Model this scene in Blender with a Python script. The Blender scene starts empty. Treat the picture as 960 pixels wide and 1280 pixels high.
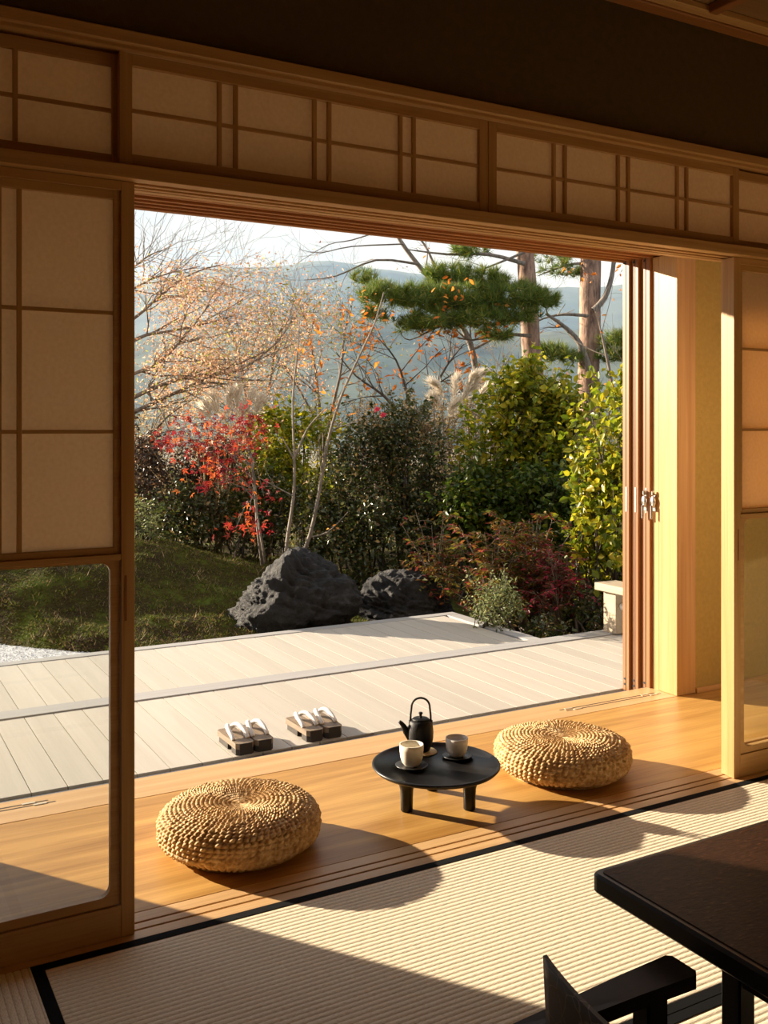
import bpy, bmesh, math, random
import numpy as np
from mathutils import Vector, Matrix, noise

random.seed(7); rng = np.random.default_rng(7)
scene = bpy.context.scene
COL = scene.collection
PI = math.pi

# ------------------------------------------------------------------ camera
F = 1212.0; CXP = 480.0; HY = 532.5; EYE = 1.35
YAW = math.atan2(683.2, 1212.0)
FW = (math.sin(YAW), math.cos(YAW)); RT = (math.cos(YAW), -math.sin(YAW))
cam = bpy.data.cameras.new('camera'); camo = bpy.data.objects.new('camera', cam); COL.objects.link(camo)
camo.location = (0, 0, EYE); camo.rotation_euler = (PI/2, 0, -YAW)
cam.sensor_fit = 'VERTICAL'; cam.sensor_height = 36.0; cam.lens = F/1280*36.0
cam.shift_y = -(640.0-HY)/1280.0
cam.clip_start = 0.02; cam.clip_end = 6000
scene.camera = camo

def ray(u, v):
    k = (u-CXP)/F
    return (FW[0]+RT[0]*k, FW[1]+RT[1]*k, -(v-HY)/F)
def at(u, v, z=0.0):            # where the line of sight of a photo pixel meets the level z
    r = ray(u, v); t = (z-EYE)/r[2]
    return Vector((r[0]*t, r[1]*t, z))
def dp(u, v, d):                # a point at forward distance d
    r = ray(u, v); return Vector((r[0]*d, r[1]*d, EYE+r[2]*d))

# ------------------------------------------------------------------ light
scene.view_settings.view_transform = 'Standard'
scene.view_settings.look = 'None'
scene.view_settings.gamma = 1.0
scene.view_settings.use_curve_mapping = False
scene.view_settings.exposure = 0.0

SUN_TAN = 0.285
sl = bpy.data.lights.new('sun', 'SUN'); so = bpy.data.objects.new('sun', sl); COL.objects.link(so)
sl.energy = 16.0; sl.color = (1.0, 0.83, 0.62); sl.angle = math.radians(0.6)
sdir = Vector((0.575, -0.818, -SUN_TAN))
so.rotation_euler = sdir.to_track_quat('-Z', 'Y').to_euler(); so.location = (-6, 9, 6)

world = bpy.data.worlds.new('world'); scene.world = world; world.use_nodes = True
wn = world.node_tree; wn.nodes.clear()
def N(t, kind, **kw):
    n = t.nodes.new(kind)
    for k, v in kw.items():
        if k in n.inputs.keys(): n.inputs[k].default_value = v
        else: setattr(n, k, v)
    return n
tc = N(wn, 'ShaderNodeTexCoord')
mp = N(wn, 'ShaderNodeMapping'); mp.inputs['Scale'].default_value = (1, 1, 2.6)
nz = N(wn, 'ShaderNodeTexNoise', Scale=3.2, Detail=7.0, Roughness=0.55)
cr = N(wn, 'ShaderNodeValToRGB')
cr.color_ramp.elements[0].position = 0.34; cr.color_ramp.elements[0].color = (0.62, 0.70, 0.80, 1)
cr.color_ramp.elements[1].position = 0.54; cr.color_ramp.elements[1].color = (0.96, 0.97, 1.0, 1)
bg = N(wn, 'ShaderNodeBackground', Strength=0.95)
wo = N(wn, 'ShaderNodeOutputWorld')
wn.links.new(tc.outputs['Generated'], mp.inputs['Vector']); wn.links.new(mp.outputs['Vector'], nz.inputs['Vector'])
wn.links.new(nz.outputs['Fac'], cr.inputs['Fac']); wn.links.new(cr.outputs['Color'], bg.inputs['Color'])
wn.links.new(bg.outputs['Background'], wo.inputs['Surface'])

# ------------------------------------------------------------------ materials
MATS = {}
def new_mat(name):
    m = bpy.data.materials.new(name); m.use_nodes = True
    t = m.node_tree; t.nodes.clear()
    out = N(t, 'ShaderNodeOutputMaterial')
    MATS[name] = m
    return m, t, out
def rampn(t, stops):
    r = N(t, 'ShaderNodeValToRGB'); e = r.color_ramp.elements
    while len(e) < len(stops): e.new(0.5)
    for q, (p, c) in zip(e, stops): q.position = p; q.color = (*c, 1)
    return r
def plain(name, col, rough=0.5, metal=0.0, bump=0.0, bscale=60, vary=0.0, vscale=8, spec=0.5, coat=0.0):
    m, t, out = new_mat(name)
    p = N(t, 'ShaderNodeBsdfPrincipled'); p.inputs['Base Color'].default_value = (*col, 1)
    p.inputs['Roughness'].default_value = rough; p.inputs['Metallic'].default_value = metal
    p.inputs['Specular IOR Level'].default_value = spec; p.inputs['Coat Weight'].default_value = coat
    c = N(t, 'ShaderNodeTexCoord')
    if vary:
        n = N(t, 'ShaderNodeTexNoise', Scale=vscale, Detail=6.0)
        r = rampn(t, [(0.3, tuple(x*(1-vary) for x in col)), (0.7, tuple(min(1, x*(1+vary)) for x in col))])
        t.links.new(c.outputs['Object'], n.inputs['Vector']); t.links.new(n.outputs['Fac'], r.inputs['Fac'])
        t.links.new(r.outputs['Color'], p.inputs['Base Color'])
    if bump:
        n2 = N(t, 'ShaderNodeTexNoise', Scale=bscale, Detail=5.0)
        b = N(t, 'ShaderNodeBump', Strength=bump, Distance=0.004)
        t.links.new(c.outputs['Object'], n2.inputs['Vector']); t.links.new(n2.outputs['Fac'], b.inputs['Height'])
        t.links.new(b.outputs['Normal'], p.inputs['Normal'])
    t.links.new(p.outputs['BSDF'], out.inputs['Surface'])
    return m
def wood(name, dark, light, axis='x', along=1.2, across=22.0, rough=0.45, figure=0.0, rand=0.0, spec=0.4):
    m, t, out = new_mat(name)
    p = N(t, 'ShaderNodeBsdfPrincipled', Roughness=rough); p.inputs['Specular IOR Level'].default_value = spec
    c = N(t, 'ShaderNodeTexCoord')
    oi = N(t, 'ShaderNodeObjectInfo')
    off = N(t, 'ShaderNodeVectorMath', operation='ADD')
    sc = N(t, 'ShaderNodeVectorMath', operation='SCALE'); sc.inputs['Scale'].default_value = 0.0
    cx = N(t, 'ShaderNodeCombineXYZ')
    for k in range(3): t.links.new(oi.outputs['Random'], cx.inputs[k])
    t.links.new(cx.outputs['Vector'], sc.inputs[0]); sc.inputs['Scale'].default_value = 9.0
    t.links.new(c.outputs['Object'], off.inputs[0]); t.links.new(sc.outputs['Vector'], off.inputs[1])
    def mapped(a, b):
        mm = N(t, 'ShaderNodeMapping')
        mm.inputs['Scale'].default_value = tuple(a if 'xyz'[k] == axis else b for k in range(3))
        t.links.new(off.outputs['Vector'], mm.inputs['Vector']); return mm
    m1 = mapped(along, across)
    n1 = N(t, 'ShaderNodeTexNoise', Scale=1.0, Detail=5.0, Distortion=0.8)
    t.links.new(m1.outputs['Vector'], n1.inputs['Vector'])
    m2 = mapped(along*3, across*9)
    n2 = N(t, 'ShaderNodeTexNoise', Scale=1.0, Detail=3.0)
    t.links.new(m2.outputs['Vector'], n2.inputs['Vector'])
    fac = N(t, 'ShaderNodeMath', operation='MULTIPLY_ADD'); fac.inputs[1].default_value = 0.35
    t.links.new(n2.outputs['Fac'], fac.inputs[0])
    ad = N(t, 'ShaderNodeMath', operation='MULTIPLY'); ad.inputs[1].default_value = 0.65
    src = n1.outputs['Fac']
    if figure:
        m3 = mapped(along*0.5, across*0.30)
        n3 = N(t, 'ShaderNodeTexNoise', Scale=1.0, Detail=2.0, Distortion=0.5)
        t.links.new(m3.outputs['Vector'], n3.inputs['Vector'])
        k = N(t, 'ShaderNodeMath', operation='MULTIPLY'); k.inputs[1].default_value = figure
        s = N(t, 'ShaderNodeMath', operation='SINE'); s2 = N(t, 'ShaderNodeMath', operation='MULTIPLY_ADD')
        s2.inputs[1].default_value = 0.09; 
        t.links.new(n3.outputs['Fac'], k.inputs[0]); t.links.new(k.outputs[0], s.inputs[0])
        t.links.new(s.outputs[0], s2.inputs[0]); t.links.new(n1.outputs['Fac'], s2.inputs[2]); src = s2.outputs[0]
    t.links.new(src, ad.inputs[0]); t.links.new(ad.outputs[0], fac.inputs[2])
    r = rampn(t, [(0.28, dark), (0.68, light)])
    t.links.new(fac.outputs[0], r.inputs['Fac'])
    col = r.outputs['Color']
    if rand:
        hv = N(t, 'ShaderNodeHueSaturation'); mr = N(t, 'ShaderNodeMapRange')
        mr.inputs['To Min'].default_value = 1-rand; mr.inputs['To Max'].default_value = 1+rand
        t.links.new(oi.outputs['Random'], mr.inputs['Value']); t.links.new(mr.outputs['Result'], hv.inputs['Value'])
        t.links.new(col, hv.inputs['Color']); col = hv.outputs['Color']
    t.links.new(col, p.inputs['Base Color'])
    b = N(t, 'ShaderNodeBump', Strength=0.12, Distance=0.002)
    t.links.new(fac.outputs[0], b.inputs['Height']); t.links.new(b.outputs['Normal'], p.inputs['Normal'])
    t.links.new(p.outputs['BSDF'], out.inputs['Surface'])
    return m
def leafmat(name, stops, trans=0.45, rough=0.5, shine=0.5):
    m, t, out = new_mat(name)
    g = N(t, 'ShaderNodeNewGeometry'); r = rampn(t, stops)
    oi = N(t, 'ShaderNodeObjectInfo'); sm = N(t, 'ShaderNodeMath', operation='ADD'); fc = N(t, 'ShaderNodeMath', operation='FRACT')
    t.links.new(g.outputs['Random Per Island'], sm.inputs[0]); t.links.new(oi.outputs['Random'], sm.inputs[1]); t.links.new(sm.outputs[0], fc.inputs[0])
    t.links.new(fc.outputs[0], r.inputs['Fac'])
    p = N(t, 'ShaderNodeBsdfPrincipled', Roughness=rough); p.inputs['Specular IOR Level'].default_value = shine
    tr = N(t, 'ShaderNodeBsdfTranslucent'); mx = N(t, 'ShaderNodeMixShader', Fac=trans)
    t.links.new(r.outputs['Color'], p.inputs['Base Color']); t.links.new(r.outputs['Color'], tr.inputs['Color'])
    t.links.new(p.outputs['BSDF'], mx.inputs[1]); t.links.new(tr.outputs['BSDF'], mx.inputs[2])
    t.links.new(mx.outputs['Shader'], out.inputs['Surface'])
    return m

HD, HL = (0.42, 0.218, 0.068), (0.60, 0.37, 0.155)
for a in 'xyz':
    wood('hinoki_'+a, HD, HL, a, 0.9, 26, 0.42)
    wood('cedar_'+a, (0.22, 0.085, 0.026), (0.36, 0.15, 0.048), a, 0.9, 26, 0.45)
    wood('blackwood_'+a, (0.004, 0.003, 0.0025), (0.014, 0.009, 0.006), a, 1.5, 30, 0.45, spec=0.22)
wood('engawa', (0.34, 0.165, 0.036), (0.63, 0.365, 0.105), 'x', 0.9, 12, 0.42, figure=46.0)
wood('sillwood', (0.50, 0.295, 0.125), (0.68, 0.45, 0.22), 'x', 0.8, 24, 0.4)
wood('deckwood', (0.45, 0.415, 0.36), (0.535, 0.50, 0.44), 'y', 0.8, 20, 0.55, rand=0.06)
wood('deckedge', (0.33, 0.325, 0.32), (0.42, 0.415, 0.41), 'x', 0.8, 24, 0.6)
wood('deckedge_y', (0.33, 0.325, 0.32), (0.42, 0.415, 0.41), 'y', 0.8, 24, 0.6)
wood('ceilboard', (0.20, 0.11, 0.045), (0.32, 0.185, 0.08), 'x', 1.0, 16, 0.5)
wood('railwood', (0.40, 0.32, 0.225), (0.52, 0.43, 0.31), 'y', 0.9, 24, 0.5)
wood('getawood', (0.12, 0.085, 0.055), (0.30, 0.225, 0.155), 'y', 6, 110, 0.6)
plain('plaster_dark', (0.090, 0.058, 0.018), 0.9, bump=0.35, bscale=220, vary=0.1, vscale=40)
plain('plaster_green', (0.40, 0.275, 0.075), 0.88, bump=0.35, bscale=260, vary=0.08, vscale=50)
plain('plaster_room', (0.44, 0.31, 0.15), 0.9, bump=0.3, bscale=200, vary=0.06, vscale=40)
plain('border_cloth', (0.0045, 0.005, 0.006), 0.9, bump=0.3, bscale=500, spec=0.12)
plain('black_lacquer', (0.006, 0.0055, 0.0055), 0.36, bump=0.08, bscale=35, vary=0.3, vscale=20, spec=0.3)
plain('cast_iron', (0.006, 0.0055, 0.0055), 0.55, bump=0.3, bscale=260, spec=0.3)
plain('glaze_cream', (0.88, 0.82, 0.68), 0.35, bump=0.1, bscale=60, vary=0.06, vscale=30)
plain('glaze_grey', (0.82, 0.78, 0.72), 0.38, bump=0.1, bscale=60, vary=0.08, vscale=30)
plain('black_plate', (0.020, 0.019, 0.019), 0.35, bump=0.15, bscale=120)
plain('straw_mat', (0.55, 0.42, 0.20), 0.6, bump=0.5, bscale=220)
plain('metal_grey', (0.25, 0.26, 0.28), 0.45, 0.7)
plain('metal_dark', (0.03, 0.03, 0.032), 0.5, 0.4)
plain('steel', (0.75, 0.74, 0.72), 0.25, 1.0)
plain('brass_pale', (0.80, 0.70, 0.52), 0.35, 0.6)
plain('strap_white', (0.80, 0.79, 0.77), 0.7, bump=0.3, bscale=600)
plain('tooth_dark', (0.030, 0.022, 0.016), 0.7, bump=0.3, bscale=120)
plain('flower_red', (0.62, 0.02, 0.06), 0.5)
plain('gravel', (0.56, 0.58, 0.62), 0.9, bump=0.6, bscale=160, vary=0.18, vscale=120)
plain('hill_forest', (0.075, 0.095, 0.070), 0.95, vary=0.5, vscale=0.02)
plain('hill_near', (0.085, 0.105, 0.060), 0.95, vary=0.5, vscale=0.05)
plain('far_ground', (0.16, 0.14, 0.08), 0.95, vary=0.4, vscale=0.4)
plain('fence_wood', (0.05, 0.035, 0.022), 0.8, bump=0.3, bscale=90)

# shoji paper: part of the light goes through it
m, t, out = new_mat('paper')
c = N(t, 'ShaderNodeTexCoord'); n = N(t, 'ShaderNodeTexNoise', Scale=90.0, Detail=5.0)
r = rampn(t, [(0.3, (0.84, 0.69, 0.49)), (0.7, (0.91, 0.77, 0.57))])
d = N(t, 'ShaderNodeBsdfDiffuse'); tr = N(t, 'ShaderNodeBsdfTranslucent'); mx = N(t, 'ShaderNodeMixShader', Fac=0.50)
t.links.new(c.outputs['Object'], n.inputs['Vector']); t.links.new(n.outputs['Fac'], r.inputs['Fac'])
t.links.new(r.outputs['Color'], d.inputs['Color']); t.links.new(r.outputs['Color'], tr.inputs['Color'])
t.links.new(d.outputs['BSDF'], mx.inputs[1]); t.links.new(tr.outputs['BSDF'], mx.inputs[2]); t.links.new(mx.outputs['Shader'], out.inputs['Surface'])

# thin clear pane
m, t, out = new_mat('glass')
tp = N(t, 'ShaderNodeBsdfTransparent'); tp.inputs['Color'].default_value = (0.93, 0.94, 0.93, 1)
gl = N(t, 'ShaderNodeBsdfGlossy', Roughness=0.02); fr = N(t, 'ShaderNodeLayerWeight', Blend=0.5); mx = N(t, 'ShaderNodeMixShader')
pw = N(t, 'ShaderNodeMath', operation='POWER'); pw.inputs[1].default_value = 5.0
ma = N(t, 'ShaderNodeMath', operation='MULTIPLY_ADD'); ma.inputs[1].default_value = 0.9; ma.inputs[2].default_value = 0.03
t.links.new(fr.outputs['Facing'], pw.inputs[0]); t.links.new(pw.outputs[0], ma.inputs[0])
t.links.new(ma.outputs[0], mx.inputs[0]); t.links.new(tp.outputs['BSDF'], mx.inputs[1]); t.links.new(gl.outputs['BSDF'], mx.inputs[2])
t.links.new(mx.outputs['Shader'], out.inputs['Surface'])

# tatami rush: ridges are geometry, dark warp lines and groove shade are painted into the colour
def tatami_mat(name, axis):
    m, t, out = new_mat(name)
    p = N(t, 'ShaderNodeBsdfPrincipled', Roughness=0.55); p.inputs['Specular IOR Level'].default_value = 0.3
    c = N(t, 'ShaderNodeTexCoord')
    mm = N(t, 'ShaderNodeMapping'); mm.inputs['Scale'].default_value = (90, 500, 1) if axis == 'x' else (500, 90, 1)
    n = N(t, 'ShaderNodeTexNoise', Scale=1.0, Detail=3.0)
    r = rampn(t, [(0.25, (0.62, 0.50, 0.33)), (0.55, (0.86, 0.76, 0.58)), (0.8, (0.92, 0.84, 0.67))])
    t.links.new(c.outputs['Object'], mm.inputs['Vector']); t.links.new(mm.outputs['Vector'], n.inputs['Vector'])
    t.links.new(n.outputs['Fac'], r.inputs['Fac'])
    sp = N(t, 'ShaderNodeSeparateXYZ'); t.links.new(c.outputs['Object'], sp.inputs[0])
    dv = N(t, 'ShaderNodeMath', operation='MULTIPLY'); dv.inputs[1].default_value = PI/.0176
    sn = N(t, 'ShaderNodeMath', operation='SINE'); ab = N(t, 'ShaderNodeMath', operation='ABSOLUTE')
    t.links.new(sp.outputs['Y' if axis == 'x' else 'X'], dv.inputs[0]); t.links.new(dv.outputs[0], sn.inputs[0]); t.links.new(sn.outputs[0], ab.inputs[0])
    gr_ = rampn(t, [(0.0, (0.66, 0.60, 0.52)), (0.42, (1, 1, 1))]); t.links.new(ab.outputs[0], gr_.inputs['Fac'])
    mu = N(t, 'ShaderNodeMix', data_type='RGBA', blend_type='MULTIPLY'); mu.inputs[0].default_value = 1.0
    t.links.new(r.outputs['Color'], mu.inputs[6]); t.links.new(gr_.outputs['Color'], mu.inputs[7]); t.links.new(mu.outputs[2], p.inputs['Base Color'])
    b = N(t, 'ShaderNodeBump', Strength=0.5, Distance=0.002)
    t.links.new(n.outputs['Fac'], b.inputs['Height']); t.links.new(b.outputs['Normal'], p.inputs['Normal'])
    t.links.new(p.outputs['BSDF'], out.inputs['Surface'])
tatami_mat('rush_x', 'x'); tatami_mat('rush_y', 'y')

# woven straw of the seat cushions
m, t, out = new_mat('straw')
p = N(t, 'ShaderNodeBsdfPrincipled', Roughness=0.7); p.inputs['Specular IOR Level'].default_value = 0.15
c = N(t, 'ShaderNodeTexCoord'); n = N(t, 'ShaderNodeTexNoise', Scale=55.0, Detail=5.0)
r = rampn(t, [(0.3, (0.34, 0.19, 0.07)), (0.5, (0.60, 0.39, 0.18)), (0.72, (0.80, 0.61, 0.36))])
t.links.new(c.outputs['Object'], n.inputs['Vector']); t.links.new(n.outputs['Fac'], r.inputs['Fac']); t.links.new(r.outputs['Color'], p.inputs['Base Color'])
t.links.new(p.outputs['BSDF'], out.inputs['Surface'])

# dark lacquered table top with a brown woven grain
m, t, out = new_mat('table_lacquer')
p = N(t, 'ShaderNodeBsdfPrincipled', Roughness=0.5); p.inputs['Specular IOR Level'].default_value = 0.16
c = N(t, 'ShaderNodeTexCoord'); mm = N(t, 'ShaderNodeMapping'); mm.inputs['Scale'].default_value = (60, 160, 1)
n = N(t, 'ShaderNodeTexNoise', Scale=1.0, Detail=6.0)
r = rampn(t, [(0.35, (0.020, 0.0075, 0.003)), (0.62, (0.040, 0.014, 0.0055)), (0.8, (0.10, 0.045, 0.018))])
t.links.new(c.outputs['Object'], mm.inputs['Vector']); t.links.new(mm.outputs['Vector'], n.inputs['Vector']); t.links.new(n.outputs['Fac'], r.inputs['Fac'])
t.links.new(r.outputs['Color'], p.inputs['Base Color'])
b = N(t, 'ShaderNodeBump', Strength=0.35, Distance=0.002); t.links.new(n.outputs['Fac'], b.inputs['Height']); t.links.new(b.outputs['Normal'], p.inputs['Normal'])
t.links.new(p.outputs['BSDF'], out.inputs['Surface'])

# crackled dark leather
m, t, out = new_mat('crackle_leather')
p = N(t, 'ShaderNodeBsdfPrincipled', Roughness=0.45)
c = N(t, 'ShaderNodeTexCoord'); v = N(t, 'ShaderNodeTexVoronoi', feature='DISTANCE_TO_EDGE', Scale=26.0)
n = N(t, 'ShaderNodeTexNoise', Scale=9.0, Detail=4.0)
mixv = N(t, 'ShaderNodeVectorMath', operation='MULTIPLY_ADD'); mixv.inputs[1].default_value = (0.06, 0.06, 0.06)
t.links.new(c.outputs['Object'], n.inputs['Vector']); t.links.new(n.outputs['Color'], mixv.inputs[0]); t.links.new(c.outputs['Object'], mixv.inputs[2])
t.links.new(mixv.outputs['Vector'], v.inputs['Vector'])
r = rampn(t, [(0.0, (0.13, 0.10, 0.075)), (0.03, (0.016, 0.012, 0.010))])
t.links.new(v.outputs['Distance'], r.inputs['Fac']); t.links.new(r.outputs['Color'], p.inputs['Base Color'])
t.links.new(p.outputs['BSDF'], out.inputs['Surface'])

# rock with pale veins
m, t, out = new_mat('rock')
p = N(t, 'ShaderNodeBsdfPrincipled', Roughness=0.7)
c = N(t, 'ShaderNodeTexCoord'); n = N(t, 'ShaderNodeTexNoise', Scale=4.0, Detail=10.0, Roughness=0.65, Distortion=1.2)
r = rampn(t, [(0.44, (0.005, 0.005, 0.006)), (0.60, (0.014, 0.014, 0.015)), (0.72, (0.085, 0.083, 0.078))])
t.links.new(c.outputs['Object'], n.inputs['Vector']); t.links.new(n.outputs['Fac'], r.inputs['Fac']); t.links.new(r.outputs['Color'], p.inputs['Base Color'])
n3 = N(t, 'ShaderNodeTexNoise', Scale=13.0, Detail=9.0, Roughness=0.7); t.links.new(c.outputs['Object'], n3.inputs['Vector'])
b = N(t, 'ShaderNodeBump', Strength=1.0, Distance=0.05); t.links.new(n3.outputs['Fac'], b.inputs['Height']); t.links.new(b.outputs['Normal'], p.inputs['Normal'])
t.links.new(p.outputs['BSDF'], out.inputs['Surface'])

# moss
m, t, out = new_mat('moss')
p = N(t, 'ShaderNodeBsdfPrincipled', Roughness=0.95); p.inputs['Specular IOR Level'].default_value = 0.1
c = N(t, 'ShaderNodeTexCoord'); n = N(t, 'ShaderNodeTexNoise', Scale=3.0, Detail=9.0, Roughness=0.7)
r = rampn(t, [(0.40, (0.035, 0.022, 0.010)), (0.52, (0.050, 0.042, 0.010)), (0.64, (0.080, 0.105, 0.012))])
t.links.new(c.outputs['Object'], n.inputs['Vector']); t.links.new(n.outputs['Fac'], r.inputs['Fac']); t.links.new(r.outputs['Color'], p.inputs['Base Color'])
n2 = N(t, 'ShaderNodeTexNoise', Scale=40.0, Detail=6.0); t.links.new(c.outputs['Object'], n2.inputs['Vector'])
b = N(t, 'ShaderNodeBump', Strength=1.0, Distance=0.03); t.links.new(n2.outputs['Fac'], b.inputs['Height']); t.links.new(b.outputs['Normal'], p.inputs['Normal'])
t.links.new(p.outputs['BSDF'], out.inputs['Surface'])

# barks
def bark(name, dark, light, s=(14, 14, 3), bs=0.02):
    m, t, out = new_mat(name)
    p = N(t, 'ShaderNodeBsdfPrincipled', Roughness=0.85)
    c = N(t, 'ShaderNodeTexCoord'); mm = N(t, 'ShaderNodeMapping'); mm.inputs['Scale'].default_value = s
    n = N(t, 'ShaderNodeTexNoise', Scale=1.0, Detail=7.0, Roughness=0.65)
    r = rampn(t, [(0.35, dark), (0.62, light)])
    t.links.new(c.outputs['Object'], mm.inputs['Vector']); t.links.new(mm.outputs['Vector'], n.inputs['Vector']); t.links.new(n.outputs['Fac'], r.inputs['Fac'])
    t.links.new(r.outputs['Color'], p.inputs['Base Color'])
    b = N(t, 'ShaderNodeBump', Strength=0.9, Distance=bs); t.links.new(n.outputs['Fac'], b.inputs['Height']); t.links.new(b.outputs['Normal'], p.inputs['Normal'])
    t.links.new(p.outputs['BSDF'], out.inputs['Surface'])
bark('bark_pine', (0.12, 0.070, 0.050), (0.40, 0.25, 0.175), (16, 16, 5))
bark('bark_grey', (0.10, 0.085, 0.07), (0.27, 0.23, 0.19), (40, 40, 10), 0.006)
bark('bark_twig', (0.11, 0.085, 0.065), (0.25, 0.20, 0.155), (40, 40, 10), 0.004)
bark('bark_dark', (0.03, 0.022, 0.017), (0.10, 0.078, 0.06), (40, 40, 10), 0.006)

leafmat('leaf_yellowgreen', [(0, (0.10, 0.16, 0.008)), (0.45, (0.24, 0.28, 0.012)), (0.8, (0.44, 0.40, 0.02)), (1, (0.58, 0.44, 0.03))], 0.5, 0.4, 0.5)
leafmat('leaf_green', [(0, (0.035, 0.075, 0.010)), (0.6, (0.085, 0.14, 0.012)), (1, (0.24, 0.25, 0.02))], 0.42, 0.4, 0.5)
leafmat('leaf_dark', [(0, (0.034, 0.052, 0.012)), (0.6, (0.070, 0.092, 0.018)), (0.84, (0.12, 0.12, 0.028)), (0.92, (0.20, 0.12, 0.03)), (1, (0.40, 0.28, 0.10))], 0.32, 0.35, 0.7)
leafmat('leaf_purple', [(0, (0.030, 0.026, 0.014)), (0.5, (0.06, 0.035, 0.022)), (1, (0.12, 0.06, 0.03))], 0.35, 0.4, 0.5)
leafmat('leaf_pale', [(0, (0.12, 0.16, 0.06)), (0.6, (0.22, 0.26, 0.11)), (1, (0.36, 0.36, 0.12))], 0.4, 0.5, 0.4)
leafmat('leaf_maple', [(0, (0.13, 0.008, 0.020)), (0.45, (0.30, 0.024, 0.028)), (0.8, (0.50, 0.075, 0.026)), (1, (0.58, 0.18, 0.045))], 0.5, 0.5, 0.3)
leafmat('leaf_nandina', [(0, (0.05, 0.07, 0.012)), (0.4, (0.17, 0.15, 0.02)), (0.7, (0.32, 0.14, 0.025)), (0.88, (0.22, 0.04, 0.028)), (1, (0.30, 0.04, 0.055))], 0.45, 0.45, 0.4)
leafmat('leaf_wine', [(0, (0.05, 0.05, 0.012)), (0.4, (0.14, 0.05, 0.02)), (0.7, (0.26, 0.025, 0.035)), (1, (0.40, 0.03, 0.07))], 0.45, 0.45, 0.4)
leafmat('leaf_peach', [(0, (0.54, 0.28, 0.16)), (0.5, (0.74, 0.45, 0.28)), (0.86, (0.85, 0.60, 0.40)), (0.9, (0.38, 0.38, 0.06)), (1, (0.44, 0.44, 0.07))], 0.5, 0.5, 0.3)
leafmat('leaf_orange', [(0, (0.48, 0.12, 0.015)), (0.6, (0.72, 0.23, 0.03)), (1, (0.62, 0.30, 0.06))], 0.55, 0.5, 0.3)
leafmat('leaf_tan', [(0, (0.24, 0.16, 0.07)), (0.6, (0.42, 0.31, 0.16)), (1, (0.56, 0.44, 0.26))], 0.45, 0.6, 0.2)
leafmat('leaf_olive', [(0, (0.13, 0.15, 0.02)), (0.6, (0.28, 0.26, 0.04)), (1, (0.42, 0.30, 0.06))], 0.45, 0.5, 0.3)
leafmat('needle', [(0, (0.06, 0.115, 0.020)), (0.6, (0.13, 0.20, 0.03)), (0.88, (0.26, 0.29, 0.04)), (1, (0.50, 0.40, 0.07))], 0.4, 0.45, 0.4)
leafmat('plume', [(0, (0.80, 0.71, 0.58)), (1, (0.95, 0.90, 0.80))], 0.6, 0.7, 0.2)
leafmat('moss_blade', [(0, (0.040, 0.052, 0.008)), (0.42, (0.11, 0.15, 0.014)), (0.6, (0.16, 0.19, 0.02)), (0.75, (0.14, 0.09, 0.03)), (1, (0.30, 0.20, 0.09))], 0.4, 0.7, 0.2)
M = MATS

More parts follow.
